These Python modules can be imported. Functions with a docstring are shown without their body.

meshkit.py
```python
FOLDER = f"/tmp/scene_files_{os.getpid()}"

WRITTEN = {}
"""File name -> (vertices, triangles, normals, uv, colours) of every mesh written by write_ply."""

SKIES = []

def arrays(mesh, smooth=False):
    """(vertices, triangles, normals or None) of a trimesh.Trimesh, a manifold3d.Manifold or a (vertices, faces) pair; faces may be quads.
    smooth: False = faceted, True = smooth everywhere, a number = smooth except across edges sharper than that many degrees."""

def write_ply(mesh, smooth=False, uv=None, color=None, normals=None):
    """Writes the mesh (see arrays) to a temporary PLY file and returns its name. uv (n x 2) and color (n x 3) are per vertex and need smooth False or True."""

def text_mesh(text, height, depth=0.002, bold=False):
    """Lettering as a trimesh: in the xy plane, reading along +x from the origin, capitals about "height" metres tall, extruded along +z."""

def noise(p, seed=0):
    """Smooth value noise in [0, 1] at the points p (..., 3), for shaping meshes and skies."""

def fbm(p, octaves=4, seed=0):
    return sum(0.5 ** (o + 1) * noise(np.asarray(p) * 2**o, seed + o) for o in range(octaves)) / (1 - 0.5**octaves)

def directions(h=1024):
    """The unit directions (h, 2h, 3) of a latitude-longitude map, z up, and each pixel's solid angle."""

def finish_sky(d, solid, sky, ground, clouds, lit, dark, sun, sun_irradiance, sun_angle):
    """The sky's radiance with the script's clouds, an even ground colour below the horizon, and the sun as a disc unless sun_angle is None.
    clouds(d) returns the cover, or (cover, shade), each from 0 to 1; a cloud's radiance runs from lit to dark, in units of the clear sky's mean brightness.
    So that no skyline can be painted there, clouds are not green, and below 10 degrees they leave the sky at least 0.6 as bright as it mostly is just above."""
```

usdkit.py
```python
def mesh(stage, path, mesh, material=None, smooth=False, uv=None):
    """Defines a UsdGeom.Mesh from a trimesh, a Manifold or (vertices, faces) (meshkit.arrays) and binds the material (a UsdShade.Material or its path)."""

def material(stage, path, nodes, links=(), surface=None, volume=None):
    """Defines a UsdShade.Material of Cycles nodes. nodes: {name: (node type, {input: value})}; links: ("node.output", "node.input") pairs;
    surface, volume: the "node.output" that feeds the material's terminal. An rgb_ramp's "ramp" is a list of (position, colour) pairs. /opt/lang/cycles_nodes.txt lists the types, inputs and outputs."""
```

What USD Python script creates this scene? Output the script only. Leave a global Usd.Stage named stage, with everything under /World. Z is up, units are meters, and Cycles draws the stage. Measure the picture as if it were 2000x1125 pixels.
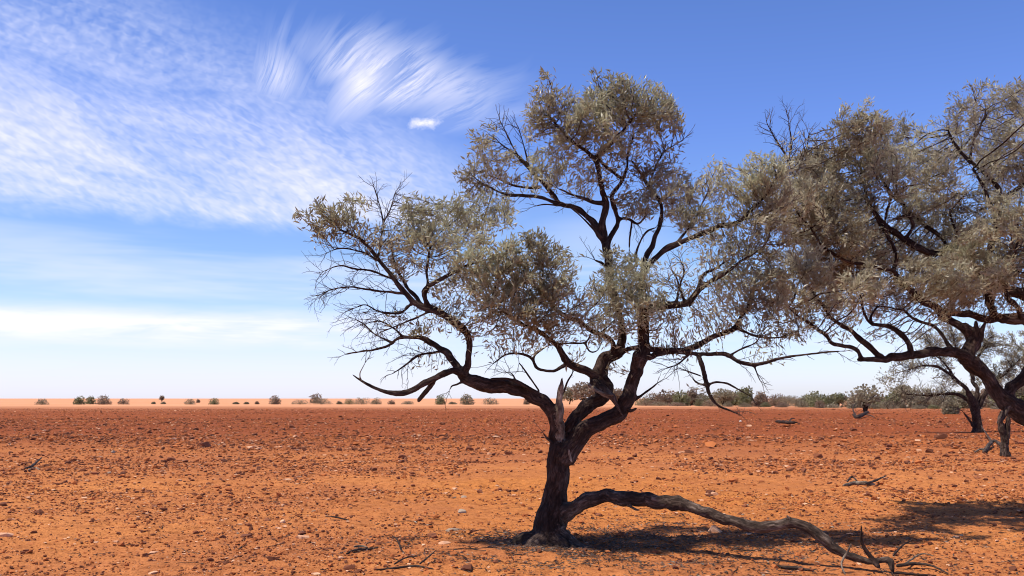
import math, random
import numpy as np
import trimesh, manifold3d
from scipy.spatial import cKDTree
from pxr import Usd, UsdGeom, UsdLux, UsdShade, Sdf, Gf, Vt
import usdkit, meshkit

stage = Usd.Stage.CreateInMemory()
UsdGeom.SetStageUpAxis(stage, UsdGeom.Tokens.z)
UsdGeom.SetStageMetersPerUnit(stage, 1.0)
UsdGeom.Xform.Define(stage, '/World')
UsdGeom.Scope.Define(stage, '/World/Looks')

# ------------------------------------------------------------------ camera, sky, sun, exposure
F, CX, HY, EYE = 1804.0, 1000.0, 778.0, 1.6          # focal length in photo pixels, centre column, horizon row, eye height
cam = UsdGeom.Camera.Define(stage, '/World/camera')
cam.CreateHorizontalApertureAttr(36.0)
cam.CreateVerticalApertureAttr(36.0 * 1125 / 2000)
cam.CreateFocalLengthAttr(36.0 * F / 2000)
cam.CreateVerticalApertureOffsetAttr(36.0 * (HY - 562.5) / 2000)
cam.CreateClippingRangeAttr(Gf.Vec2f(0.05, 20000))
cam.CreateExposureAttr(0.5)
xf = UsdGeom.Xformable(cam)
xf.AddTranslateOp().Set(Gf.Vec3d(0, 0, EYE))
xf.AddRotateXYZOp().Set(Gf.Vec3f(90, 0, 0))

SUN_EL, SUN_AZ = math.radians(63), math.radians(-108)   # azimuth clockwise from +y
sun = UsdLux.DistantLight.Define(stage, '/World/sun')
sun.CreateNormalizeAttr(True)
sun.CreateIntensityAttr(1.25)
sun.CreateAngleAttr(0.53)
sun.CreateColorAttr(Gf.Vec3f(1.0, 0.93, 0.82))
S = np.array([math.sin(SUN_AZ) * math.cos(SUN_EL), math.cos(SUN_AZ) * math.cos(SUN_EL), math.sin(SUN_EL)])
zax = Gf.Vec3d(*S)
rot = Gf.Rotation(Gf.Vec3d(0, 0, 1), zax)
UsdGeom.Xformable(sun).AddTransformOp().Set(Gf.Matrix4d().SetRotate(rot))


class Graph:
    """a small builder of node graphs: every method returns the name of an output"""
    def __init__(self):
        self.n, self.l = {}, []

    def node(self, kind, out, links=(), **inputs):
        k = f'{kind}_{len(self.n)}'
        self.n[k] = (kind, inputs)
        for name, src in links:
            self.l.append((src, f'{k}.{name}'))
        return f'{k}.{out}'

    def m(self, op, *args):
        inp, ln = {'math_type': op}, []
        for i, x in enumerate(args):
            (ln.append((f'value{i + 1}', x)) if isinstance(x, str) else inp.update({f'value{i + 1}': float(x)}))
        return self.node('math', 'value', ln, **inp)

    def smooth(self, x, lo, hi, a=0.0, b=1.0):
        return self.node('map_range', 'result', [('value', x)], range_type='smoothstep', from_min=lo, from_max=hi, to_min=a, to_max=b)

    def xyz(self, x, y, z=0.0):
        inp, ln = {}, []
        for k, v in zip('xyz', (x, y, z)):
            (ln.append((k, v)) if isinstance(v, str) else inp.update({k: float(v)}))
        return self.node('combine_xyz', 'vector', ln, **inp)

    def noise(self, vec, scale, detail=2.0, rough=0.5, dist=0.0):
        return self.node('noise_texture', 'fac', [('vector', vec)], scale=scale, detail=detail, roughness=rough, distortion=dist)

    def mix(self, fac, a, b, kind='mix'):
        inp, ln = {'mix_type': kind}, []
        for k, v in (('fac', fac), ('color1', a), ('color2', b)):
            (ln.append((k, v)) if isinstance(v, str) else inp.update({k: v}))
        return self.node('mix', 'color', ln, **inp)


def uv(px, py):
    """a direction of the sky as (azimuth, height) in thousandths of the focal length"""
    az = math.atan((px - CX) / F)
    return 1.804 * az, (HY - py) / 1000 * math.cos(az)


def sky_material():
    g = Graph()
    d = g.node('texture_coordinate', 'generated')
    g.n['sep'] = ('separate_xyz', {})
    g.l.append((d, 'sep.vector'))
    x, y, z = 'sep.x', 'sep.y', 'sep.z'
    sky = g.node('sky_texture', 'color', sky_type='single_scattering', sun_disc=False, sun_elevation=SUN_EL, sun_rotation=SUN_AZ,
                 air_density=1.0, aerosol_density=0.6, ozone_density=2.0, altitude=150.0)
    tint = g.node('rgb_ramp', 'color', [('fac', z)], ramp=[(0, (0.74, 0.76, 1.02)), (0.05, (0.68, 0.71, 0.98)), (0.15, (0.52, 0.60, 0.80)), (0.28, (0.45, 0.535, 0.87)), (0.4, (0.40, 0.50, 0.80)), (1, (0.30, 0.38, 0.65))])
    tint = g.node('vector_math', 'vector', [('vector1', tint)], math_type='scale', scale=2.0)
    sky = g.mix(1.0, sky, tint, 'multiply')
    U = g.m('multiply', g.m('arctan2', x, y), 1.804)
    V = g.m('multiply', g.m('divide', z, g.m('sqrt', g.m('add', g.m('multiply', x, x), g.m('add', g.m('multiply', y, y), 1e-6)))), 1.804)

    def turned(ang, u0=0.0, v0=0.0):
        c, s = math.cos(ang), math.sin(ang)
        du, dv = g.m('subtract', U, u0), g.m('subtract', V, v0)
        return g.m('add', g.m('multiply', du, c), g.m('multiply', dv, s)), g.m('subtract', g.m('multiply', dv, c), g.m('multiply', du, s))

    def blob(px, py, rx, ry, ang=0.0, lo=1.0, hi=0.0, warp=None):
        a, b = turned(ang, *uv(px, py))
        a, b = g.m('multiply', a, 1000 / rx), g.m('multiply', b, 1000 / ry)
        r = g.m('sqrt', g.m('add', g.m('multiply', a, a), g.m('multiply', b, b)))
        if warp:
            r = g.m('add', r, warp)
        return g.node('map_range', 'result', [('value', r)], range_type='smoothstep', from_min=hi, from_max=lo, to_min=1.0, to_max=0.0)

    plane = g.xyz(U, V, 0.3)
    big = g.noise(plane, 3.2, 4, 0.55)
    bigw = g.m('multiply_add', big, 0.9, -0.45)
    # rippled deck on the left
    a, b = turned(math.radians(-27))
    rip = g.noise(g.xyz(g.m('multiply', a, 46), g.m('multiply', b, 100), 1.7), 1.0, 1, 0.5, 0.5)
    cell = g.noise(g.xyz(g.m('multiply', U, 62), g.m('multiply', V, 78), 4.7), 1.0, 1, 0.5, 0.4)
    a2, b2 = turned(math.radians(-10))
    streak = g.noise(g.xyz(g.m('multiply', a2, 3.2), g.m('multiply', b2, 11), 2.2), 1.0, 5, 0.62, 0.6)
    cellm = g.smooth(V, 0.50, 0.64)
    tex = g.m('add', g.m('multiply', rip, g.m('subtract', 1.0, cellm)), g.m('multiply', cell, cellm))
    edge = g.m('multiply_add', streak, 0.10, -0.05)
    deck = g.m('multiply', g.smooth(g.m('add', V, edge), uv(300, 450)[1], uv(300, 395)[1]), g.m('subtract', 1.0, g.smooth(V, 0.95, 1.6)))
    _, over = turned(math.radians(-23), *uv(420, 10))                     # above this line the sky is clear
    deck = g.m('multiply', deck, g.smooth(g.m('add', over, g.m('add', g.m('multiply', bigw, 0.14), edge)), 0.05, -0.16))
    deck = g.m('multiply', deck, g.smooth(U, uv(1080, 0)[0], uv(760, 0)[0]))
    deck = g.m('multiply', deck, g.smooth(U, -2.6, -1.6))
    body = g.m('add', g.m('multiply', streak, 0.9), g.m('multiply', big, 0.35))
    body = g.m('subtract', body, g.m('multiply', g.smooth(V, 0.42, 0.66), 0.20))
    body = g.m('add', body, g.m('multiply_add', tex, 0.44, -0.17))
    c1 = g.smooth(body, 0.12, 1.08)
    c1 = g.m('multiply', g.m('multiply', c1, deck), 0.80)
    # combed cirrus
    pu, pv = uv(380, 480)
    du, dv = g.m('subtract', U, pu), g.m('subtract', V, pv)
    th, rho = g.m('arctan2', dv, du), g.m('sqrt', g.m('add', g.m('multiply', du, du), g.m('multiply', dv, dv)))
    th = g.m('add', th, g.m('multiply', g.m('multiply_add', g.noise(plane, 5.0, 1), 1.0, -0.5), 0.12))
    hair = g.noise(g.xyz(g.m('multiply', th, 10), g.m('multiply', rho, 4.0), 0.4), 1.0, 2, 0.5, 0.2)
    hair2 = g.noise(g.xyz(g.m('multiply', th, 30), g.m('multiply', rho, 5.0), 5.4), 1.0, 6, 0.72, 0.25)
    hw = g.m('add', g.m('multiply_add', hair, 1.5, -0.75), g.m('multiply_add', hair2, 0.9, -0.45))
    fan = g.m('maximum', blob(770, 150, 300, 105, math.radians(-10), 1.05, 0.25, hw), g.m('multiply', blob(545, 150, 110, 105, math.radians(35), 1.05, 0.1, hw), 0.8))
    fib = g.smooth(g.m('add', g.m('multiply', hair, 0.42), g.m('multiply', hair2, 0.62)), 0.40, 0.65)
    c2 = g.m('multiply', fan, g.m('multiply_add', fib, 0.78, 0.12))
    core = g.m('multiply', blob(705, 160, 135, 85, math.radians(52), 1.0, 0.1, hw), g.m('multiply_add', fib, 0.55, 0.42))
    c2 = g.m('minimum', g.m('maximum', c2, core), 0.97)
    # one small bright cloud, the low bands, thin veil to the right
    c3 = blob(828, 240, 58, 20, math.radians(9), 1.0, -0.1, g.m('multiply_add', g.noise(plane, 30, 4, 0.65), 1.6, -0.7))
    low = g.noise(g.xyz(g.m('multiply', U, 1.6), g.m('multiply', V, 15), 8.2), 1.0, 4, 0.55, 0.3)
    band = g.m('multiply', g.smooth(V, uv(300, 720)[1], uv(300, 640)[1]), g.smooth(g.m('add', V, g.m('multiply_add', low, 0.05, -0.025)), uv(300, 575)[1], uv(300, 625)[1]))
    band = g.m('multiply', band, g.smooth(U, 0.25, -0.45))
    low2 = g.noise(g.xyz(g.m('multiply', U, 5.5), g.m('multiply', V, 34), 3.3), 1.0, 4, 0.6, 0.4)
    c4 = g.m('multiply', g.m('multiply', band, g.smooth(g.m('add', low, g.m('multiply_add', low2, 0.5, -0.25)), 0.12, 0.70)), 0.92)
    veil = g.m('multiply', g.m('multiply', g.smooth(low, 0.42, 0.72), g.smooth(V, 0.42, 0.2)), 0.5)
    veil = g.m('maximum', veil, g.m('multiply', blob(1150, 480, 190, 90, 0.0, 1.0, 0.0, g.m('multiply_add', low, 1.2, -0.6)), 0.28))
    haze = g.m('multiply', g.m('multiply', g.smooth(V, 0.20, 0.0), 0.55), g.smooth(U, 0.9, -0.3, 0.25, 1.0))
    c = g.m('maximum', g.m('maximum', c1, c2), g.m('maximum', g.m('maximum', c3, c4), g.m('maximum', veil, haze)))
    c = g.m('multiply', c, g.smooth(z, -0.02, 0.0))
    cloud = g.node('rgb_ramp', 'color', [('fac', c)], ramp=[(0, (7.7, 8.5, 10.6)), (0.6, (9.0, 9.0, 10.6)), (1, (11.0, 10.6, 11.0))])
    # ramps clamp to one: scale afterwards
    g.n[cloud.split('.')[0]][1]['ramp'] = [(p, tuple(q / 12 for q in col)) for p, col in [(0, (7.7, 8.5, 10.6)), (0.6, (9.0, 9.0, 10.6)), (1, (11.0, 10.6, 11.0))]]
    cloud = g.node('vector_math', 'vector', [('vector1', cloud)], math_type='scale', scale=12.0)
    g.n['bg'] = ('background_shader', {'strength': 0.078})
    g.l.append((g.mix(c, sky, cloud), 'bg.color'))
    return usdkit.material(stage, '/World/Looks/sky_look', g.n, g.l, surface='bg.background')


dome = UsdLux.DomeLight.Define(stage, '/World/sky')
dome.GetPrim().SetCustomDataByKey('kind', 'structure')
UsdShade.MaterialBindingAPI.Apply(dome.GetPrim()).Bind(sky_material())

# ------------------------------------------------------------------ helpers
used = {}


def numbered(parent, name):
    k = (parent, name)
    i = used.get(k, 0)
    used[k] = i + 1
    return f'{parent}/{name}' if i == 0 else f'{parent}/{name}_{i:03d}'


def tag(p, label=None, cat=None, group=None, kind=None):
    p = p.GetPrim() if hasattr(p, 'GetPrim') else p
    for k, v in (('label', label), ('category', cat), ('group', group), ('kind', kind)):
        if v:
            p.SetCustomDataByKey(k, v)
    return p


def thing(name, label, cat, loc=(0, 0, 0), rz=0.0, scale=None, group=None):
    x = UsdGeom.Xform.Define(stage, numbered('/World', name))
    x.AddTranslateOp().Set(Gf.Vec3d(*map(float, loc)))
    if rz:
        x.AddRotateZOp().Set(math.degrees(rz))
    if scale is not None:
        x.AddScaleOp().Set(Gf.Vec3f(*map(float, np.broadcast_to(scale, 3))))
    return tag(x, label, cat, group)


def vnormals(v, f):
    n = np.zeros_like(v)
    fn = np.cross(v[f[:, 1]] - v[f[:, 0]], v[f[:, 2]] - v[f[:, 0]])
    for k in range(3):
        for a in range(3):
            n[:, a] += np.bincount(f[:, k], fn[:, a], minlength=len(v))
    return n / np.maximum(np.linalg.norm(n, axis=1, keepdims=True), 1e-12)


def put(parent, name, v, f, mat, normals=None, kind=None, label=None, co=None):
    parent = str(parent.GetPath()) if not isinstance(parent, str) else parent
    m = UsdGeom.Mesh.Define(stage, numbered(parent, name))
    m.CreatePointsAttr(Vt.Vec3fArray.FromNumpy(np.ascontiguousarray(v, np.float32)))
    m.CreateFaceVertexCountsAttr(Vt.IntArray.FromNumpy(np.full(len(f), f.shape[1], np.int32)))
    m.CreateFaceVertexIndicesAttr(Vt.IntArray.FromNumpy(np.ascontiguousarray(f, np.int32).ravel()))
    m.CreateSubdivisionSchemeAttr('none')
    if normals is not None:
        m.CreateNormalsAttr(Vt.Vec3fArray.FromNumpy(np.ascontiguousarray(normals, np.float32)))
        m.SetNormalsInterpolation('vertex')
    if co is not None:
        UsdGeom.PrimvarsAPI(m).CreatePrimvar('barkco', Sdf.ValueTypeNames.Float3Array, 'vertex').Set(Vt.Vec3fArray.FromNumpy(np.ascontiguousarray(co, np.float32)))
    UsdShade.MaterialBindingAPI.Apply(m.GetPrim()).Bind(mat)
    return tag(m, label, None, None, kind)


def P(px, py, d):
    """the point seen at photo pixel (px, py) at distance d"""
    return np.array([(px - CX) / F * d, d, EYE - (py - HY) / F * d])


def ground_d(py):
    return EYE * F / (py - HY)


def fb(x, y, scale, octaves=3, seed=0):
    p = np.stack([np.asarray(x, float) * scale, np.asarray(y, float) * scale, np.full(np.shape(x), seed * 7.31)], -1)
    return meshkit.fbm(p, octaves, seed) - 0.5


def height(x, y):
    x, y = np.asarray(x, float), np.asarray(y, float)
    near = np.clip((150 - y) / 80, 0, 1)
    h = 0.10 * fb(x, y, 0.35, 2, 1) * near
    h += 0.05 * fb(x, y, 1.7, 3, 2) * np.clip((60 - y) / 30, 0, 1)
    h += 0.05 * fb(x, y, 3.4, 2, 3) * np.clip((40 - y) / 20, 0, 1)
    cl = 1 - 2 * np.abs(fb(x, y, 8.0, 3, 5))
    h += (0.045 * np.clip(0.9 + 2.2 * fb(x, y, 0.5, 2, 6), 0.25, 1.4)) * (cl - 0.75) * np.clip((34 - y) / 14, 0, 1)
    r2 = (x - 0.42) ** 2 + (y - 10.1) ** 2
    h += 0.012 * np.exp(-r2 / 0.35)
    return h


# ------------------------------------------------------------------ materials
def principled(name, nodes, links, **kw):
    nodes = dict(nodes)
    nodes['p'] = ('principled_bsdf', kw)
    return usdkit.material(stage, f'/World/Looks/{name}', nodes, links, surface='p.BSDF')


def bark_material(name, dark, mid, pale, pale_at=0.72, scale=9.0, co=False):
    gp = 'g.vector' if co else 'g.position'
    return principled(name, {
        'g': ('attribute', {'attribute': 'barkco'}) if co else ('geometry', {}),
        'm': ('mapping', {'scale': (1.0, 1.0, 0.22)}),
        'n': ('noise_texture', {'scale': scale * 5, 'detail': 5, 'roughness': 0.65, 'distortion': 0.3}),
        'n2': ('noise_texture', {'scale': scale * 0.45, 'detail': 4, 'roughness': 0.6}),
        'r': ('rgb_ramp', {'ramp': [(0.3, dark), (0.52, mid), (0.75, pale)]}),
        'r2': ('rgb_ramp', {'ramp': [(0.45, (0.55, 0.5, 0.48)), (pale_at, (1.35, 1.35, 1.35))]}),
        'mx': ('mix', {'mix_type': 'multiply', 'fac': 1.0}),
        'b': ('bump', {'strength': 0.9, 'distance': 0.02}),
    }, [(gp, 'm.vector'), ('m.vector', 'n.vector'), (gp, 'n2.vector'), ('n.fac', 'r.fac'), ('n2.fac', 'r2.fac'),
        ('r.color', 'mx.color1'), ('r2.color', 'mx.color2'), ('mx.color', 'p.base_color'), ('n.fac', 'b.height'), ('b.normal', 'p.normal')],
        roughness=0.92, specular_ior_level=0.15)


M = {}
for key, nm, args in [('bark', 'bark', ((0.012, 0.008, 0.006), (0.05, 0.032, 0.025), (0.13, 0.095, 0.078))),
                      ('log', 'weathered_bark', ((0.014, 0.010, 0.008), (0.062, 0.043, 0.033), (0.21, 0.165, 0.13), 0.62, 7.0)),
                      ('dead', 'dead_wood', ((0.055, 0.042, 0.031), (0.17, 0.135, 0.10), (0.37, 0.31, 0.245), 0.6, 8.0))]:
    M[key] = bark_material(nm, *args)
    M[key + '_co'] = bark_material(nm + '_along', *args, co=True)
M['twig'] = bark_material('twig_bark', (0.05, 0.035, 0.03), (0.10, 0.075, 0.062), (0.19, 0.15, 0.13))
M['scar'] = principled('scar_wood', {'g': ('geometry', {}), 'n': ('noise_texture', {'scale': 60, 'detail': 3}),
                       'r': ('rgb_ramp', {'ramp': [(0.3, (0.42, 0.36, 0.30)), (0.7, (0.72, 0.68, 0.62))]})},
                       [('g.position', 'n.vector'), ('n.fac', 'r.fac'), ('r.color', 'p.base_color')], roughness=0.85)


def leaf_material(name, cols, patch=1.6):
    n = {'g': ('geometry', {}),
         'n': ('noise_texture', {'scale': patch, 'detail': 2}),
         'a': ('math', {'math_type': 'multiply_add', 'value2': 0.75, 'value3': -0.2}),
         'ad': ('math', {'math_type': 'multiply_add', 'value2': 0.65}),
         'r': ('rgb_ramp', {'ramp': list(zip(np.linspace(0.02, 0.98, len(cols)), cols))}),
         'd': ('principled_bsdf', {'roughness': 0.42, 'specular_ior_level': 0.5}),
         't': ('translucent_bsdf', {}),
         'mx': ('mix_closure', {'fac': 0.42})}
    l = [('g.position', 'n.vector'), ('n.fac', 'a.value1'), ('g.random_per_island', 'ad.value1'), ('a.value', 'ad.value3'), ('ad.value', 'r.fac'),
         ('r.color', 'd.base_color'), ('r.color', 't.color'), ('d.BSDF', 'mx.closure1'), ('t.BSDF', 'mx.closure2')]
    return usdkit.material(stage, f'/World/Looks/{name}', n, l, surface='mx.closure')


M['leaf'] = leaf_material('silver_leaf', [(0.17, 0.145, 0.08), (0.44, 0.435, 0.29), (0.66, 0.67, 0.50), (0.82, 0.835, 0.69), (0.91, 0.92, 0.84)])
M['leaf_b'] = leaf_material('brown_leaf', [(0.16, 0.125, 0.07), (0.42, 0.395, 0.27), (0.62, 0.605, 0.455), (0.80, 0.785, 0.65), (0.90, 0.885, 0.80)])
M['litter'] = leaf_material('dry_leaf', [(0.07, 0.04, 0.025), (0.15, 0.10, 0.065), (0.24, 0.18, 0.13), (0.36, 0.29, 0.22), (0.5, 0.42, 0.33)])
M['leaf_far'] = leaf_material('far_leaf', [(0.177, 0.141, 0.084), (0.281, 0.235, 0.146), (0.376, 0.323, 0.209), (0.490, 0.438, 0.303)], 0.5)
M['leaf_far_g'] = leaf_material('far_green_leaf', [(0.142, 0.131, 0.059), (0.229, 0.217, 0.103), (0.326, 0.310, 0.162), (0.423, 0.402, 0.239)], 0.5)
M['leaf_far_b'] = leaf_material('far_brown_leaf', [(0.174, 0.115, 0.074), (0.273, 0.190, 0.125), (0.358, 0.267, 0.186), (0.468, 0.370, 0.273)], 0.5)


def ground_material():
    n = {'g': ('geometry', {}), 'xyz': ('separate_xyz', {}),
         'n1': ('noise_texture', {'scale': 0.22, 'detail': 4, 'roughness': 0.6}),
         'n2': ('noise_texture', {'scale': 5.0, 'detail': 6, 'roughness': 0.7}),
         'n3': ('noise_texture', {'scale': 38.0, 'detail': 4, 'roughness': 0.7}),
         'r1': ('rgb_ramp', {'ramp': [(0.34, (0.325, 0.112, 0.040)), (0.5, (0.38, 0.134, 0.043)), (0.66, (0.44, 0.163, 0.047))]}),
         'r2': ('rgb_ramp', {'ramp': [(0.28, (0.50, 0.42, 0.38)), (0.48, (1, 1, 1)), (0.78, (1.28, 1.32, 1.35))]}),
         'r3': ('rgb_ramp', {'ramp': [(0.3, (0.55, 0.48, 0.42)), (0.5, (1.0, 1.0, 1.0)), (0.8, (1.25, 1.3, 1.35))]}),
         'm1': ('mix', {'mix_type': 'multiply', 'fac': 1.0}), 'm2': ('mix', {'mix_type': 'multiply', 'fac': 1.0}),
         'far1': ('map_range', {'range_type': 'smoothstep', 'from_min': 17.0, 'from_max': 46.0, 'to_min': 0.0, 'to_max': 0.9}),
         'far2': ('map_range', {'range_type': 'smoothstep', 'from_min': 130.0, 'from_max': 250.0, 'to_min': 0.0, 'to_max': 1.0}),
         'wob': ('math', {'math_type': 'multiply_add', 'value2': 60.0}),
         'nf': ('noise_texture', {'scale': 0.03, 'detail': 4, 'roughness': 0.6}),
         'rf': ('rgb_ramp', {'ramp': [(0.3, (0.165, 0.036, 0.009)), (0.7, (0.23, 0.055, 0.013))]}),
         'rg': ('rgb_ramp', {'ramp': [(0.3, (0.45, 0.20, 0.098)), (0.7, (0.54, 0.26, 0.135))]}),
         'x1': ('mix', {}), 'x2': ('mix', {}),
         'bh': ('math', {'math_type': 'multiply_add', 'value2': 0.45}),
         'sx': ('vector_math', {'math_type': 'subtract', 'vector2': (1.4, 15.5, 0.0)}), 'ss': ('vector_math', {'math_type': 'multiply', 'vector2': (0.26, 0.17, 0.0)}),
         'sl': ('vector_math', {'math_type': 'length'}), 'sn': ('math', {'math_type': 'multiply_add', 'value2': 1.5}), 'sm': ('map_range', {'range_type': 'smoothstep', 'from_min': 1.0, 'from_max': 2.1, 'to_min': 0.75, 'to_max': 0.0}),
         'nsand': ('noise_texture', {'scale': 0.5, 'detail': 5, 'roughness': 0.65}),
         'x0': ('mix', {'color2': (0.41, 0.146, 0.035)}),
         'b': ('bump', {'strength': 1.0, 'distance': 0.045})}
    l = [('g.position', f'{k}.vector') for k in ('n1', 'n2', 'n3', 'nf', 'xyz')] + [
        ('n1.fac', 'r1.fac'), ('n2.fac', 'r2.fac'), ('n3.fac', 'r3.fac'), ('xyz.y', 'far1.value'),
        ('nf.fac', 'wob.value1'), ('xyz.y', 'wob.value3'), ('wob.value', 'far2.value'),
        ('nf.fac', 'rf.fac'), ('nf.fac', 'rg.fac'),
        ('g.position', 'sx.vector1'), ('sx.vector', 'ss.vector1'), ('ss.vector', 'sl.vector1'), ('g.position', 'nsand.vector'), ('nsand.fac', 'sn.value1'), ('sl.value', 'sn.value3'), ('sn.value', 'sm.value'),
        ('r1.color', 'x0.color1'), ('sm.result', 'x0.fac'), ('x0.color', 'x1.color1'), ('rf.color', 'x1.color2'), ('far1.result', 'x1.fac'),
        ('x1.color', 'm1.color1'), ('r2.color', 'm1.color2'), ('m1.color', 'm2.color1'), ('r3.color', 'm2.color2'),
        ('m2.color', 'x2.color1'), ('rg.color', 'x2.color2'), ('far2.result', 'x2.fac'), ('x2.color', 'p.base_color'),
        ('n3.fac', 'bh.value1'), ('n2.fac', 'bh.value3'), ('bh.value', 'b.height'), ('b.normal', 'p.normal')]
    return principled('red_soil', n, l, roughness=0.95, specular_ior_level=0.1)


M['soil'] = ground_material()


def stone_material(name, lo, hi, scale=30):
    return principled(name, {'o': ('object_info', {}), 'g': ('geometry', {}), 'n': ('noise_texture', {'scale': scale, 'detail': 4, 'roughness': 0.65}),
                             'a': ('math', {'math_type': 'multiply_add', 'value2': 0.5}), 'h': ('math', {'math_type': 'multiply', 'value2': 0.5}),
                             'r': ('rgb_ramp', {'ramp': [(0.15, lo), (0.85, hi)]}), 'b': ('bump', {'strength': 0.5, 'distance': 0.01})},
                      [('g.position', 'n.vector'), ('o.random', 'h.value1'), ('n.fac', 'a.value1'), ('h.value', 'a.value3'), ('a.value', 'r.fac'),
                       ('r.color', 'p.base_color'), ('n.fac', 'b.height'), ('b.normal', 'p.normal')], roughness=0.9, specular_ior_level=0.2)


M['stone_red'] = stone_material('red_stone', (0.20, 0.057, 0.016), (0.41, 0.130, 0.038))
M['stone_dark'] = stone_material('dark_stone', (0.075, 0.024, 0.012), (0.21, 0.072, 0.032))
M['stone_pale'] = stone_material('pale_stone', (0.42, 0.21, 0.115), (0.60, 0.36, 0.22))
M['stone_grey'] = stone_material('grey_stone', (0.17, 0.115, 0.08), (0.32, 0.24, 0.17))

# ------------------------------------------------------------------ ground
def axis(lo, hi, fine, a, b, g):
    """grid lines: step fine inside [a, b], growing by g outside"""
    mid = list(np.arange(a, b, fine))
    up, s = [b], fine
    while up[-1] < hi:
        s *= g
        up.append(min(hi, up[-1] + s))
    dn, s = [a], fine
    while dn[-1] > lo:
        s *= g
        dn.append(max(lo, dn[-1] - s))
    return np.array(dn[:0:-1] + mid + up)


gx = axis(-6000, 6000, 0.04, -6.5, 7.5, 1.035)
gy = axis(-300, 8000, 0.035, 7.4, 17.0, 1.012)
X, Y = np.meshgrid(gx, gy)
Zg = height(X, Y)
gv = np.stack([X, Y, Zg], -1).reshape(-1, 3)
nx, ny = len(gx), len(gy)
ii = (np.arange(ny - 1)[:, None] * nx + np.arange(nx - 1)[None]).ravel()
gf = np.stack([ii, ii + 1, ii + nx + 1, ii + nx], 1)
tri = np.concatenate([gf[:, :3], gf[:, [0, 2, 3]]])
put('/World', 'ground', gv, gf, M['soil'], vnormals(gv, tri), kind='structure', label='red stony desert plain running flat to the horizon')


# ------------------------------------------------------------------ branches
def resample(p, r, step):
    p, r = np.asarray(p, float), np.asarray(r, float)
    # Catmull-Rom through the points
    q = np.vstack([2 * p[0] - p[1], p, 2 * p[-1] - p[-2]])
    out, rad = [], []
    for i in range(len(p) - 1):
        a, b, c, d = q[i:i + 4]
        n = max(1, int(np.ceil(np.linalg.norm(c - b) / step)))
        for t in np.arange(n) / n:
            out.append(0.5 * (2 * b + (c - a) * t + (2 * a - 5 * b + 4 * c - d) * t * t + (3 * b - a - 3 * c + d) * t ** 3))
            rad.append(r[i] * (1 - t) + r[i + 1] * t)
    out.append(p[-1]), rad.append(r[-1])
    return np.array(out), np.array(rad)


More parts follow.
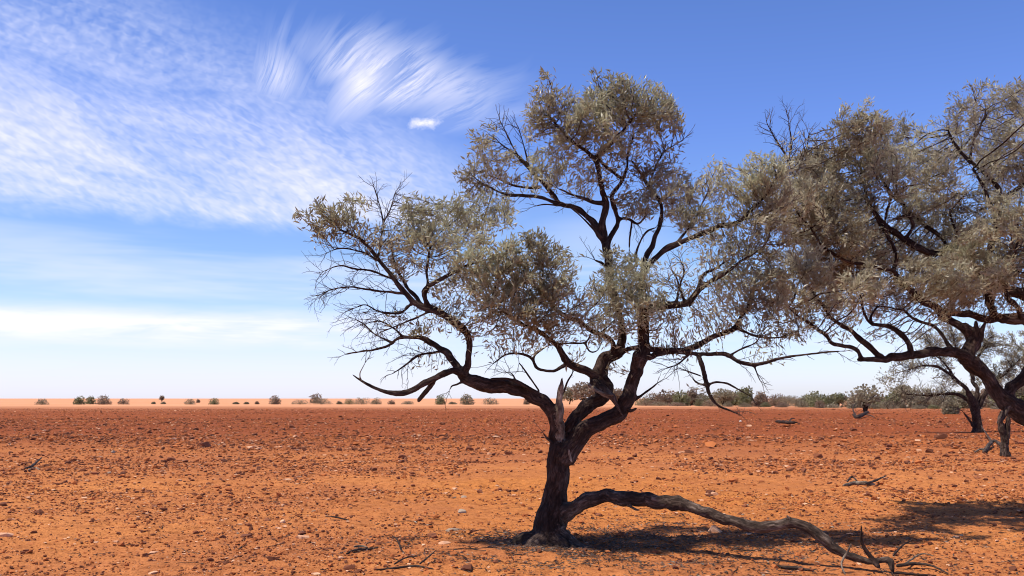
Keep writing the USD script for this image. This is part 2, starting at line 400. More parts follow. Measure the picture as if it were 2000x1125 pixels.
def tube(p, r, sides=6):
    p, r = np.asarray(p, float), np.asarray(r, float)
    t = np.gradient(p, axis=0)
    t /= np.maximum(np.linalg.norm(t, axis=1, keepdims=True), 1e-9)
    u = np.cross(t[0], (0.31, 0.87, 0.39))
    if np.linalg.norm(u) < 1e-3:
        u = np.cross(t[0], (1, 0, 0))
    us = []
    for k in range(len(p)):
        u = u - t[k] * u.dot(t[k])
        u /= max(np.linalg.norm(u), 1e-9)
        us.append(u)
    us = np.array(us)
    w = np.cross(t, us)
    a = np.arange(sides) * 2 * np.pi / sides
    ring = p[:, None] + r[:, None, None] * (np.cos(a)[None, :, None] * us[:, None] + np.sin(a)[None, :, None] * w[:, None])
    v = np.vstack([ring.reshape(-1, 3), p[-1] + t[-1] * r[-1]])
    k, j = np.meshgrid(np.arange(len(p) - 1), np.arange(sides), indexing='ij')
    k, j = k.ravel(), j.ravel()
    j2 = (j + 1) % sides
    f = np.vstack([np.stack([k * sides + j, k * sides + j2, (k + 1) * sides + j2], 1), np.stack([k * sides + j, (k + 1) * sides + j2, (k + 1) * sides + j], 1)])
    e = (len(p) - 1) * sides
    jj = np.arange(sides)
    f = np.vstack([f, np.stack([e + jj, e + (jj + 1) % sides, np.full(sides, len(v) - 1)], 1)])
    return v, f


def join(parts):
    vs, fs, o = [], [], 0
    for v, f in parts:
        vs.append(v), fs.append(f + o)
        o += len(v)
    return np.vstack(vs), np.vstack(fs)


BALL = trimesh.creation.icosphere(1).vertices


def skin(chains, edge, bark=0.006, smooth=6):
    """one continuous surface round chains of (points, radii): hulls of spheres, joined, refined, smoothed and roughened"""
    parts = []
    for p, r in chains:
        for k in range(len(p) - 1):
            pts = np.vstack([BALL * r[k] + p[k], BALL * r[k + 1] + p[k + 1]])
            parts.append(manifold3d.Manifold.hull_points(pts))
    m = manifold3d.Manifold.batch_boolean(parts, manifold3d.OpType.Add).refine_to_length(edge)
    g = m.to_mesh()
    v, f = np.array(g.vert_properties[:, :3], float), np.array(g.tri_verts)
    t = trimesh.Trimesh(v, f, process=True)
    trimesh.smoothing.filter_taubin(t, 0.5, -0.52, smooth)
    v, f = np.array(t.vertices), np.array(t.faces)
    n = vnormals(v, f)
    # coordinates across and along the nearest chain
    nodes, frames, arc = [], [], []
    for c, (p, r) in enumerate(chains):
        t = np.gradient(p, axis=0)
        t /= np.maximum(np.linalg.norm(t, axis=1, keepdims=True), 1e-9)
        u = np.cross(t[0], (0.31, 0.87, 0.39))
        s = c * 3.7
        for k in range(len(p)):
            u = u - t[k] * u.dot(t[k])
            u /= max(np.linalg.norm(u), 1e-9)
            s += np.linalg.norm(p[k] - p[k - 1]) if k else 0
            nodes.append(p[k]), frames.append((u, np.cross(t[k], u), t[k])), arc.append(s)
    nodes, frames, arc = np.array(nodes), np.array(frames), np.array(arc)
    rad = np.concatenate([c[1] for c in chains])
    d, k = cKDTree(nodes).query(v, k=min(6, len(nodes)))
    best = np.take_along_axis(k, (d / (rad[k] + 0.01)).argmin(1)[:, None], 1)[:, 0]
    o = v - nodes[best]
    co = np.einsum('nij,nj->ni', frames[best], o)
    co[:, 2] += arc[best]
    q = co * np.array([24, 24, 5.0])
    rough = 1 - 2 * np.abs(meshkit.fbm(q, 3, 11) - 0.5) * 2
    lump = meshkit.fbm(v * 7, 2, 12) - 0.5
    return v, f, n, rough, lump, co


def leaves(pos, direction, rng, length=(0.045, 0.085), width=0.0065, spread=0.9, up=0.25):
    """slender folded leaves: four vertices and two triangles each"""
    n = len(pos)
    d = direction + rng.normal(0, spread * 0.6, (n, 3)) + np.array([0, 0, up])
    d /= np.linalg.norm(d, axis=1, keepdims=True)
    s = np.cross(d, rng.normal(0, 1, (n, 3)))
    s /= np.maximum(np.linalg.norm(s, axis=1, keepdims=True), 1e-9)
    w = np.cross(d, s)
    L = rng.uniform(*length, (n, 1))
    W = width * rng.uniform(0.7, 1.35, (n, 1)) * L / np.mean(length)
    mid = pos + d * L * 0.5 + w * L * 0.06
    v = np.stack([pos, mid + s * W, pos + d * L - w * L * 0.04, mid - s * W], 1).reshape(-1, 3)
    i = np.arange(n)[:, None] * 4
    f = np.vstack([i + [0, 1, 2], i + [0, 2, 3]])
    return v, f


def colonize(nodes, A, step, kill, reach, rng, iters=120, jitter=0.18):
    """grows twigs from the nodes towards the attractors A; returns all nodes and each one's parent"""
    pts, par = [nodes], [np.full(len(nodes), -1)]
    allp, tot = nodes.copy(), len(nodes)
    alive = np.ones(len(A), bool)
    seen = set()
    heading = np.zeros((len(nodes), 3))
    for it in range(iters):
        if alive.sum() == 0:
            break
        kd = cKDTree(allp)
        idx = np.flatnonzero(alive)
        dist, near = kd.query(A[idx])
        ok = (dist < reach) & (dist > 1e-6)
        if not ok.any():
            break
        vec = (A[idx[ok]] - allp[near[ok]]) / dist[ok, None]
        acc = np.zeros((len(allp), 3))
        np.add.at(acc, near[ok], vec)
        src = np.unique(near[ok])
        d = acc[src]
        d /= np.maximum(np.linalg.norm(d, axis=1, keepdims=True), 1e-9)
        d += 0.45 * heading[src] + rng.normal(0, jitter, d.shape)
        d /= np.linalg.norm(d, axis=1, keepdims=True)
        new = allp[src] + d * step
        key = [(int(s), *np.round(x / (step * 0.3)).astype(int)) for s, x in zip(src, new)]
        keep = np.array([k not in seen for k in key])
        seen.update(key)
        if not keep.any():
            break
        new, src = new[keep], src[keep]
        heading = np.vstack([heading, d[keep]])
        pts.append(new), par.append(src)
        allp = np.vstack([allp, new])
        dd, _ = cKDTree(new).query(A[idx])
        alive[idx[dd < kill]] = False
    return allp, np.concatenate(par)


def chains_of(par, n0, wt):
    """splits the grown nodes into chains; each follows its heaviest child"""
    n = len(par)
    kids = [[] for _ in range(n)]
    for i in range(n0, n):
        kids[par[i]].append(i)
    out = []
    stack = [(p, c) for p in range(n0) for c in kids[p]]
    while stack:
        p, c = stack.pop()
        ch = [p, c]
        while kids[ch[-1]]:
            k = sorted(kids[ch[-1]], key=lambda q: -wt[q])
            for o in k[1:]:
                stack.append((ch[-1], o))
            ch.append(k[0])
        out.append(ch)
    return out


NL = []


def forked_twig(p, d, L, r, rng, out, depth=0, droop=0.0):
    """a dry twig that wanders, forks and forks again"""
    n = max(3, int(L / 0.045) + 1)
    q, dirs = [p], []
    d = d / np.linalg.norm(d)
    for k in range(n):
        d = d + rng.normal(0, 0.16, 3) + np.array([0, 0, -droop])
        d /= np.linalg.norm(d)
        p = p + d * (L / n) * rng.uniform(.7, 1.3)
        q.append(p), dirs.append(d)
    q = np.array(q)
    rr = r * np.linspace(1, .45, len(q))
    out.append((q, rr))
    if depth < 2:
        for k in range(1, n):
            if rng.uniform() < (.62 if depth == 0 else .42):
                side = np.cross(dirs[k - 1], rng.normal(0, 1, 3))
                side /= np.linalg.norm(side)
                forked_twig(q[k], dirs[k - 1] * rng.uniform(.5, 1) + side * rng.uniform(.5, 1.0), L * rng.uniform(.25, .6) * (1 - .5 * k / n), rr[k] * .75, rng, out, depth + 1, droop)


def make_tree(t, base, D, limbs, clumps, rng, edge=0.02, step=0.045, kill=0.055, reach=1.2, dens=3.2, leaf=1.0, leaf_len=(0.036, 0.092), tip=0.0026, leaf_mat='leaf',
              grow_above=0.9, branch_min=0.010, bark='bark', sides=5, rough_amp=0.007):
    """limbs: (part name, material, grows, [(px, py, half width in px, depth offset)...]); clumps: (px, py, rx, ry, depth offset, leafiness, material)"""
    mpp = D / F
    chains, info = [], []
    for name, mat, grows, pts in limbs:
        p = np.array([P(a, b, D + o) - base for a, b, _, o in pts])
        if name == 'root' and D < 20:
            p[:, 2] += np.linspace(0.0, 0.03, len(p))
        r = np.array([c * (np.interp(c, [3, 8, 14], [.82, .78, .98]) if name not in ('trunk', 'low_limb', 'root') else 1.0) * (D + o) / F for _, _, c, o in pts])
        p, r = resample(p, r, max(0.05, 1.1 * r.mean()))
        w = np.clip(np.minimum(np.arange(len(p)), np.arange(len(p))[::-1]) / 2.0, 0, 1)[:, None]
        p = p + w * rng.normal(0, 1, p.shape) * np.clip(r[:, None] * 0.12, 0.0015, 0.007)
        m = max(3, int(len(p) * np.linalg.norm(p[1] - p[0]) / max(0.16, 3.2 * r.mean())) + 1)   # kinks
        kn = rng.normal(0, 1, (m, 3))
        kk = np.stack([np.interp(np.linspace(0, m - 1, len(p)), np.arange(m), kn[:, a]) for a in range(3)], 1)
        p = p + w * kk * np.minimum(0.30 * r[:, None] + 0.004, 0.016 * max(1, D / 20))
        r = r * (1 + rng.normal(0, 0.035, len(r)) + 0.10 * np.interp(np.linspace(0, m - 1, len(p)), np.arange(m), kn[:, 0] * kn[:, 1]).clip(-1, 1.5))
        chains.append((p, np.maximum(r, 0.003)))
        info.append((name, mat, grows))
    v, f, n, rough, lump, co = skin(chains, edge)
    # which limb each face belongs to
    P0 = np.vstack([c[0] for c in chains]); R0 = np.concatenate([c[1] for c in chains])
    own = np.concatenate([np.full(len(c[0]), k) for k, c in enumerate(chains)])
    d, k = cKDTree(P0).query(v, k=min(8, len(P0)))
    sc = d / (R0[k] + 0.01)
    best = np.take_along_axis(k, sc.argmin(1)[:, None], 1)[:, 0]
    rv = R0[best]
    v = v + n * (np.clip(rv * 0.22, 0, rough_amp) * (rough * 1.3 - 0.95) + np.clip(rv, 0, 0.09) * 0.5 * lump)[:, None]
    n = vnormals(v, f)
    fo = own[best][f[:, 0]]
    for q, (name, mat, _) in enumerate(info):
        g = f[fo == q]
        if len(g) < 4:
            continue
        u, inv = np.unique(g, return_inverse=True)
        put(t, name, v[u], inv.reshape(-1, 3), M[mat + '_co'], n[u], co=co[u])
    # twigs
    seeds, srad, sbare = [], [], []
    for (p, r), (name, mat, grows) in zip(chains, info):
        if grows:
            q, rr = resample(p, r, 0.06)
            ok = q[:, 2] > grow_above
            seeds.append(q[ok]), srad.append(rr[ok]), sbare.append(np.full(ok.sum(), name == 'bare_branch' or bool(np.max(rr) < 0.012)))
    seeds, srad, sbare = np.vstack(seeds), np.concatenate(srad), np.concatenate(sbare)
    A, C = [], []
    for ci, (px, py, rx, ry, o, lf, mat) in enumerate(clumps):
        a, b = rx * (D + o) / F, ry * (D + o) / F
        c = 0.5 * (a + b) if rx < 2.2 * ry else b * 1.3
        nn = int(max(8, dens * 420 * (a * b * c) ** (2 / 3) * (1.0 if lf > 0.4 else 1.6 if lf > 0 else 3.2)))
        u = rng.normal(0, 1, (nn, 3))
        u /= np.linalg.norm(u, axis=1, keepdims=True)
        u *= rng.uniform(0, 1, (nn, 1)) ** 0.42
        u *= 1 + 0.55 * (meshkit.noise(u * 2.6 + ci * 5.3, 5)[:, None] - 0.5) * 2
        A.append(P(px, py, D + o) - base + u * np.array([a, c, b]))
        C.append(np.full(nn, ci))
    A, C = np.vstack(A), np.concatenate(C)
    leafless = np.array([c[5] <= 0 for c in clumps])[C]
    sub = np.flatnonzero(sbare)
    n0 = len(seeds)
    grown1, par1, left = np.zeros((0, 3)), np.zeros(0, int), ~leafless
    p2, q2 = colonize(seeds, A[left], step, kill, reach, rng)
    par2 = np.where(q2[n0:] < n0, q2[n0:], q2[n0:] + len(grown1))
    allp, par = np.vstack([seeds, grown1, p2[n0:]]), np.concatenate([np.full(n0, -1), par1, par2]).astype(int)
    N = len(allp)
    wt = np.zeros(N)
    has = np.zeros(N, bool)
    has[par[n0:]] = True
    for i in range(N - 1, n0 - 1, -1):
        if not has[i]:
            wt[i] += 1
        wt[par[i]] += wt[i]
    rad = tip * np.maximum(wt, 1) ** 0.42
    rad[:n0] = srad
    # sag and wander so that twigs are not straight
    ch = chains_of(par, n0, wt)
    tw = []
    for c in ch:
        p, r = allp[c], rad[c].copy()
        r[0] = min(r[0], r[1] * 1.25) if len(r) > 1 else r[0]
        r = np.minimum(np.minimum.accumulate(r), 0.014 * D / 10.1)
        r[-1] *= 0.6
        if len(p) > 3:
            p = p.copy()
            p[1:-1] = 0.25 * p[:-2] + 0.5 * p[1:-1] + 0.25 * p[2:]
        if r[0] >= branch_min and len(p) > 3:
            pp, rr = resample(p, r, step)
            vv, ff = tube(pp, rr, sides + 1)
            put(t, 'branch', vv, ff, M[bark], vnormals(vv, ff))
        else:
            tw.append(tube(p, r, 3 if r[0] < 0.005 else sides))
    fk = []
    for (p, r), (name, mat, grows) in zip(chains, info):
        u = D / 10.1
        if name in ('bare_branch', 'dead_twig', 'hanging_limb') or (grows and r[-1] < 0.02 * u):
            bare = name == 'bare_branch'
            q, rr = resample(p, r, 0.05 * u)
            for k in range(2, len(q)):
                if rr[k] > 0.022 * u or (not bare and k < len(q) * .35) or rng.uniform() > (.75 if bare else .38 if grows else .16):
                    continue
                ax = q[k] - q[k - 1]
                ax /= max(np.linalg.norm(ax), 1e-9)
                side = np.cross(ax, rng.normal(0, 1, 3))
                side /= np.linalg.norm(side)
                forked_twig(q[k], ax * .9 + side * rng.uniform(.4, 1.1), u * rng.uniform(.10, .42) * (1 if bare else .75), min(.0042 * u, rr[k] * .6), rng, fk, 0, 0.10 if name == 'hanging_limb' else 0.0)
            for _ in range(2):
                forked_twig(q[-1], q[-1] - q[-2] + rng.normal(0, .02 * u, 3), u * rng.uniform(.12, .3), min(.004 * u, rr[-1]), rng, fk)
    tw += [tube(q, r, 3) for q, r in fk]
    vv, ff = join(tw)
    put(t, 'twigs', vv, ff, M['twig'], vnormals(vv, ff), kind='stuff')
    # leaves sit along the thin twigs inside leafy clumps
    dirs = np.zeros((N, 3))
    dirs[n0:] = allp[n0:] - allp[par[n0:]]
    dirs /= np.maximum(np.linalg.norm(dirs, axis=1, keepdims=True), 1e-9)
    thin = np.flatnonzero((np.arange(N) >= n0) & (wt <= 6))
    d, near = cKDTree(A).query(allp[thin])
    for ci, (px, py, rx, ry, o, lf, mat) in enumerate(clumps):
        if lf <= 0:
            continue
        mine = thin[(C[near] == ci) & (d < 0.22 * max(1, leaf_len[1] / 0.092))]
        if not len(mine):
            continue
        k = rng.poisson(11.5 * lf * leaf, len(mine))
        src = np.repeat(mine, k)
        if len(src) < 3:
            continue
        back = rng.uniform(0, 1, (len(src), 1))
        NL.append(len(src))
        pos = allp[src] - dirs[src] * back * step + rng.normal(0, 0.030 * leaf_len[1] / 0.092, (len(src), 3))
        lv, lfc = leaves(pos, dirs[src] * 0.7, rng, leaf_len, width=0.0074 * np.mean(leaf_len) / 0.064)
        put(t, 'leaf_clump', lv, lfc, M[mat or leaf_mat], kind='stuff')
    return t


# ------------------------------------------------------------------ main tree
B, LG, DW = 'bark', 'log', 'dead'
limbs1 = [
    ('trunk', B, 0, [(1062, 1078, 52, 0), (1067, 1060, 44, 0), (1073, 1030, 38, 0), (1079, 1000, 33, 0), (1085, 965, 27, 0), (1090, 933, 24, 0), (1092, 903, 24, 0), (1096, 878, 25, 0)]),
    ('limb', B, 1, [(1090, 890, 16, 0), (1088, 855, 15, 0), (1083, 828, 13, -.05), (1062, 788, 13, -.1), (1035, 765, 14, -.15), (993, 758, 15, -.2), (951, 755, 16, -.25), (923, 741, 15, -.3), (906, 728, 12, -.3),
                    (913, 712, 9, -.32), (917, 681, 8, -.35), (916, 657, 8.5, -.4), (902, 639, 9, -.45), (878, 625, 10, -.5), (843, 607, 9, -.5), (808, 588, 7.5, -.5), (780, 560, 6.5, -.5), (762, 537, 6, -.5), (737, 509, 5, -.5), (716, 481, 4.5, -.5), (702, 464, 4, -.5), (667, 450, 2.5, -.5)]),
    ('limb', B, 1, [(838, 603, 8, -.5), (829, 580, 7.5, -.52), (831, 566, 7, -.55), (850, 552, 5.5, -.6), (874, 541, 4.5, -.65), (905, 520, 3, -.7)]),
    ('limb', B, 1, [(830, 572, 6, -.52), (836, 551, 4.5, -.5), (832, 527, 4, -.5), (838, 490, 3, -.5)]),
    ('limb', B, 1, [(825, 597, 6, -.45), (805, 572, 5, -.3), (785, 545, 4.5, -.2), (770, 505, 3.5, -.15), (765, 470, 2.5, -.15)]),
    ('limb', B, 1, [(908, 731, 11, -.3), (888, 709, 9.5, -.2), (870, 688, 9, -.1), (846, 671, 8, 0), (825, 660, 6.5, .05), (804, 660, 5, .1), (780, 660, 4, .1), (755, 678, 3, .12), (720, 685, 2.4, .15), (675, 692, 1.8, .2)]),
    ('limb', B, 0, [(906, 730, 9, -.3), (880, 722, 7.5, -.4), (853, 731, 8, -.5), (825, 745, 8, -.55), (804, 762, 8, -.6), (776, 767, 7, -.65), (741, 762, 4.5, -.7), (710, 748, 3, -.75), (689, 732, 1.8, -.75)]),
    ('limb', B, 0, [(862, 730, 6.5, -.5), (846, 741, 6.5, -.48), (829, 765, 6.5, -.45), (817, 783, 6, -.42)]),
    ('bare_branch', B, 1, [(790, 572, 4, -.5), (755, 573, 3.2, -.45), (722, 566, 2.6, -.4), (690, 560, 2.1, -.35), (650, 566, 1.5, -.3), (628, 574, 1.1, -.3)]),
    ('bare_branch', B, 1, [(768, 545, 3.6, -.5), (735, 530, 2.9, -.55), (700, 526, 2.4, -.6), (665, 519, 1.8, -.65), (632, 530, 1.1, -.65)]),
    ('bare_branch', B, 1, [(738, 508, 3.4, -.5), (702, 490, 2.5, -.4), (670, 486, 1.8, -.35), (638, 494, 1.1, -.3)]),
    ('bare_branch', B, 1, [(808, 588, 3.6, -.5), (780, 612, 2.9, -.4), (745, 608, 2.2, -.3), (712, 596, 1.7, -.2), (690, 603, 1.1, -.2)]),
    ('bare_branch', B, 1, [(768, 670, 2.8, .12), (735, 655, 2.4, .2), (708, 634, 1.8, .3), (690, 622, 1.1, .3)]),
    ('bare_branch', B, 1, [(790, 660, 2.8, .1), (768, 640, 2.4, 0), (742, 628, 1.8, -.1), (716, 632, 1.1, -.2)]),
    ('bare_branch', B, 1, [(866, 686, 3.6, -.1), (822, 694, 2.8, -.2), (792, 713, 2.1, -.3), (766, 730, 1.3, -.3)]),
    ('bare_branch', B, 1, [(846, 606, 3.6, -.5), (812, 622, 2.8, -.55), (780, 634, 2.2, -.6), (745, 648, 1.4, -.6)]),
    ('bare_branch', B, 1, [(737, 508, 3.2, -.5), (745, 470, 2.8, -.4), (748, 430, 2.3, -.3), (738, 392, 1.7, -.25), (730, 364, 1.1, -.2)]),
    ('bare_branch', B, 1, [(748, 440, 2, -.3), (762, 408, 1.6, -.25), (771, 378, 1.1, -.2)]),
    ('bare_branch', B, 1, [(1018, 318, 3, .42), (1004, 290, 2.2, .4), (986, 258, 1.6, .4), (976, 234, 1.1, .4)]),
    ('bare_branch', B, 1, [(1030, 328, 3, .42), (1026, 290, 2, .4), (1014, 252, 1.2, .4)]),
    ('bare_branch', B, 1, [(1340, 592, 4, -.2), (1326, 560, 3, -.2), (1336, 530, 2.2, -.2), (1328, 505, 1.3, -.2)]),
    ('bare_branch', B, 1, [(1420, 697, 3, -.3), (1450, 680, 2.4, -.3), (1478, 668, 1.8, -.35), (1492, 640, 1.1, -.4)]),
    ('bare_branch', B, 1, [(1345, 693, 3, -.2), (1325, 712, 2.2, -.25), (1300, 720, 1.4, -.3)]),
    ('dead_twig', DW, 0, [(710, 748, 2.4, -.75), (704, 738, 2, -.75), (703, 727, 1.6, -.76), (713, 709, 1.0, -.77)]),
    ('dead_twig', B, 0, [(905, 745, 3, -.3), (893, 749, 2.6, -.32), (884, 752, 2.2, -.34), (878, 763, 1.4, -.34)]),
    ('limb', B, 0, [(1056, 778, 7, -.1), (1046, 765, 6, -.2), (1021, 751, 5.5, -.3), (993, 741, 4, -.35), (958, 740, 2.5, -.35)]),
    ('dead_twig', B, 0, [(1006, 745, 2.2, -.32), (1005, 736, 1.8, -.33), (996, 727, 1.2, -.34)]),
    ('dead_twig', B, 0, [(1053, 764, 2.6, -.15), (1034, 735, 2.4, -.1), (1014, 709, 1.6, -.05)]),
    ('broken_stub', DW, 0, [(1094, 850, 11, -.06), (1093, 815, 10, -.1), (1090, 782, 9.5, -.12), (1093, 760, 7, -.13), (1098, 738, 2.5, -.14)]),
    ('dead_twig', B, 0, [(1100, 768, 3, -.1), (1107, 752, 2.4, -.1), (1119, 727, 1.6, -.08)]),
    # centre limb, knot, and the stem above
    ('limb', B, 1, [(1100, 880, 18, 0), (1110, 848, 15, .02), (1130, 818, 14, .05), (1154, 795, 14, .08), (1176, 772, 14, .1), (1172, 752, 18, .1), (1168, 738, 18, .1), (1182, 704, 15, .1), (1208, 680, 12, .12), (1214, 650, 9.5, .15), (1204, 610, 9, .15), (1193, 560, 9.5, .12), (1189, 512, 9.5, .1), (1180, 470, 9.5, .1),
                    (1176, 437, 8.5, .1), (1180, 400, 8, .1), (1173, 365, 7, .1), (1168, 330, 7, .1), (1163, 307, 6.5, .1), (1186, 284, 5.5, .1), (1217, 253, 4.5, .1), (1245, 222, 3, .1)]),
    ('limb', B, 1, [(1163, 312, 6, .1), (1147, 295, 4.5, .05), (1119, 279, 4, 0), (1098, 258, 3.2, 0), (1074, 228, 2.2, 0)]),
    ('limb', B, 1, [(1180, 470, 9, .1), (1168, 446, 8.5, .15), (1151, 428, 8, .2), (1126, 408, 7.5, .25), (1095, 396, 7, .3), (1070, 372, 6.5, .35), (1046, 347, 5.5, .4), (1021, 316, 4.2, .42), (998, 296, 3, .45), (975, 278, 2, .45)]),
    ('limb', B, 1, [(1092, 398, 5.5, .3), (1060, 387, 5, .25), (1028, 381, 4.8, .2), (995, 381, 4, .15), (955, 366, 3, .1), (928, 348, 2, .1)]),
    ('limb', B, 1, [(1056, 365, 4.5, .38), (1025, 364, 3.4, .5), (1000, 361, 3, .55), (962, 345, 2, .6)]),
    ('dead_twig', B, 0, [(1092, 401, 3, .3), (1070, 401, 2.4, .25), (1048, 402, 1.6, .2)]),
    ('limb', B, 1, [(1178, 397, 6, .1), (1162, 394, 5, 0), (1147, 391, 4.6, -.05), (1119, 380, 3, -.1), (1091, 369, 2, -.1)]),
    ('limb', B, 1, [(1186, 490, 7, .12), (1196, 462, 7, .2), (1210, 430, 6.8, .28), (1203, 404, 6, .3), (1197, 382, 5.5, .3), (1212, 358, 5, .32), (1224, 330, 4, .35), (1228, 302, 3, .35), (1238, 262, 2, .35)]),
    ('limb', B, 1, [(1168, 309, 4.2, .1), (1188, 326, 4, .2), (1216, 350, 4, .3)]),
    ('limb', B, 1, [(1208, 428, 4.4, .28), (1228, 425, 4, .2), (1246, 436, 3, .15), (1262, 420, 2.2, .1)]),
    ('dead_twig', B, 0, [(1235, 428, 2.6, .2), (1233, 455, 2.6, .2), (1229, 484, 2, .2)]),
    ('limb', B, 1, [(1262, 372, 3, .3), (1277, 335, 2.4, .3), (1298, 295, 1.9, .35), (1336, 272, 1.2, .4)]),
    ('dead_twig', B, 0, [(1184, 470, 3, .1), (1160, 448, 2.4, .0), (1135, 424, 2.0, -.1), (1108, 400, 1.4, -.15)]),
    ('dead_twig', B, 0, [(1190, 528, 4.5, .1), (1178, 518, 3.6, .05), (1162, 508, 2.2, 0)]),
    # left arm out of the knot
    ('limb', B, 1, [(1170, 742, 13, .08), (1150, 727, 10, .0), (1119, 713, 9, -.1), (1101, 694, 8.5, -.2), (1084, 670, 7.5, -.3), (1060, 655, 6.5, -.4), (1035, 639, 5.5, -.5), (1000, 622, 4, -.6), (965, 596, 2.6, -.65)]),
    ('limb', B, 1, [(1110, 710, 6.5, -.1), (1095, 719, 5, -.15), (1077, 725, 4, -.2), (1050, 720, 3.6, -.25), (1039, 703, 3.8, -.25), (1018, 692, 3, -.3), (986, 693, 2.4, -.35), (965, 709, 1.6, -.4)]),
    ('dead_twig', B, 0, [(1042, 700, 2.8, -.25), (1052, 688, 2.6, -.2), (1068, 676, 2, -.15)]),
    ('dead_twig', B, 0, [(1092, 672, 2.6, -.28), (1118, 671, 2.2, -.2), (1143, 669, 2.2, -.1), (1154, 652, 1.8, -.05)]),
    ('dead_twig', B, 0, [(1143, 670, 2, -.1), (1153, 687, 1.8, -.1), (1168, 684, 1.6, -.08), (1176, 665, 1.3, -.05)]),
    ('limb', B, 1, [(1197, 690, 7, .1), (1194, 664, 6.5, 0), (1160, 647, 6.2, -.1), (1118, 626, 6, -.2), (1080, 600, 4.5, -.3), (1050, 565, 3.5, -.38), (1035, 535, 2.5, -.4)]),
    # right main limb
    ('limb', B, 1, [(1106, 890, 20, -.06), (1120, 860, 18, -.08), (1145, 838, 17, -.1), (1178, 823, 16, -.1), (1208, 804, 16, -.1), (1226, 783, 15.5, -.1), (1232, 756, 14, -.1), (1239, 724, 13.5, -.1), (1252, 703, 14, -.1), (1259, 676, 12.5, -.1), (1259, 646, 12.5, -.1), (1259, 616, 11, -.1), (1272, 602, 9.5, -.12), (1315, 597, 9, -.15),
                    (1343, 590, 8.5, -.2), (1368, 565, 7.5, -.25), (1403, 541, 6, -.3), (1440, 516, 4.5, -.35), (1478, 492, 2.8, -.4)]),
    ('limb', B, 1, [(1360, 572, 6, -.24), (1368, 550, 5.5, -.2), (1374, 536, 5, -.15), (1392, 526, 4, -.1), (1420, 510, 2.6, -.1)]),
    ('limb', B, 1, [(1320, 594, 4.5, -.15), (1325, 575, 4, -.12), (1326, 552, 3, -.1), (1312, 527, 2, -.1)]),
    ('limb', B, 1, [(1262, 618, 9, -.08), (1252, 575, 8, 0), (1252, 535, 7.5, .05), (1259, 498, 7, .1), (1275, 468, 6.5, .15), (1290, 437, 6, .2), (1289, 402, 5.2, .22), (1273, 372, 4.6, .25), (1252, 341, 3.6, .25), (1234, 314, 2.2, .25)]),
    ('limb', B, 1, [(1254, 540, 7.5, .05), (1268, 514, 8, .02), (1298, 485, 8, -.02), (1333, 470, 8, -.05), (1378, 453, 7.5, -.1), (1403, 440, 7, -.1), (1441, 431, 6, -.15), (1466, 411, 5, -.2), (1497, 383, 3, -.2), (1515, 350, 2, -.2)]),
    ('limb', B, 1, [(1446, 430, 4.6, -.15), (1465, 425, 4, -.1), (1490, 418, 3.5, -.05), (1532, 404, 2.2, 0)]),
    ('limb', B, 1, [(1322, 473, 4, -.05), (1338, 455, 3.4, .02), (1352, 437, 2.8, .1), (1366, 412, 2, .15)]),
    ('limb', B, 1, [(1244, 520, 3.6, .02), (1243, 491, 3, .0), (1258, 457, 2.8, .0), (1280, 445, 1.8, .05)]),
    ('limb', B, 1, [(1214, 690, 8, .08), (1236, 680, 7, .0), (1275, 683, 7.5, -.1), (1300, 686, 7.5, -.15), (1345, 691, 6, -.2), (1385, 692, 5.5, -.25), (1420, 695, 5, -.3), (1445, 706, 5, -.35), (1466, 711, 5.5, -.4), (1500, 706, 4.5, -.45), (1546, 695, 3.5, -.5), (1609, 688, 2.4, -.55), (1640, 686, 1.6, -.6)]),
    ('limb', B, 1, [(1255, 698, 10, -.1), (1285, 690, 8, -.15), (1320, 688, 8, -.15), (1350, 678, 8, -.12), (1378, 664, 7.5, -.1), (1406, 651, 7, -.1), (1434, 643, 6.5, -.1), (1446, 625, 5, -.1), (1456, 606, 4, -.1), (1470, 570, 2.6, -.1)]),
    ('limb', B, 1, [(1440, 640, 5.2, -.1), (1458, 654, 4, -.2), (1490, 660, 3.4, -.25), (1525, 659, 2, -.3)]),
    ('hanging_limb', B, 1, [(1362, 691, 5, -.2), (1366, 705, 6, -.28), (1372, 724, 6.5, -.3), (1377, 748, 6, -.3), (1384, 773, 5.2, -.3), (1397, 790, 4.2, -.3), (1420, 800, 3, -.3), (1445, 810, 1.8, -.3)]),
    ('dead_twig', B, 0, [(1379, 752, 3.4, -.3), (1368, 751, 3, -.32), (1357, 745, 2.4, -.34), (1352, 738, 1.6, -.34)]),
    ('dead_twig', B, 0, [(1381, 753, 3.2, -.3), (1396, 746, 3, -.28), (1417, 748, 2.6, -.25), (1440, 760, 2, -.22), (1468, 775, 1.2, -.2)]),
    ('dead_twig', B, 0, [(1370, 735, 2, -.3), (1350, 725, 1.6, -.33), (1325, 719, 1.0, -.36)]),
    ('dead_twig', B, 0, [(1471, 711, 2.4, -.4), (1479, 726, 2, -.4), (1485, 744, 1.4, -.4)]),
    ('dead_twig', B, 0, [(1234, 784, 5, -.1), (1250, 775, 4, -.12), (1270, 758, 3.2, -.15), (1284, 748, 1.8, -.15)]),
    ('broken_stub', B, 0, [(1222, 800, 6, -.12), (1233, 800, 4.5, -.2), (1243, 798, 3.5, -.24)]),
    ('broken_stub', LG, 0, [(1160, 748, 10, -.02), (1178, 762, 10, -.12), (1196, 774, 8, -.2), (1206, 790, 6, -.22), (1216, 811, 2.6, -.22)]),
    ('broken_stub', DW, 0, [(1150, 752, 5, -.02), (1172, 766, 4, -.2), (1198, 772, 3, -.24)]),
    ('dead_twig', B, 0, [(1080, 866, 4, -.02), (1068, 856, 3, -.1), (1061, 845, 1.8, -.12)]),
    # low limb that arches down to the ground
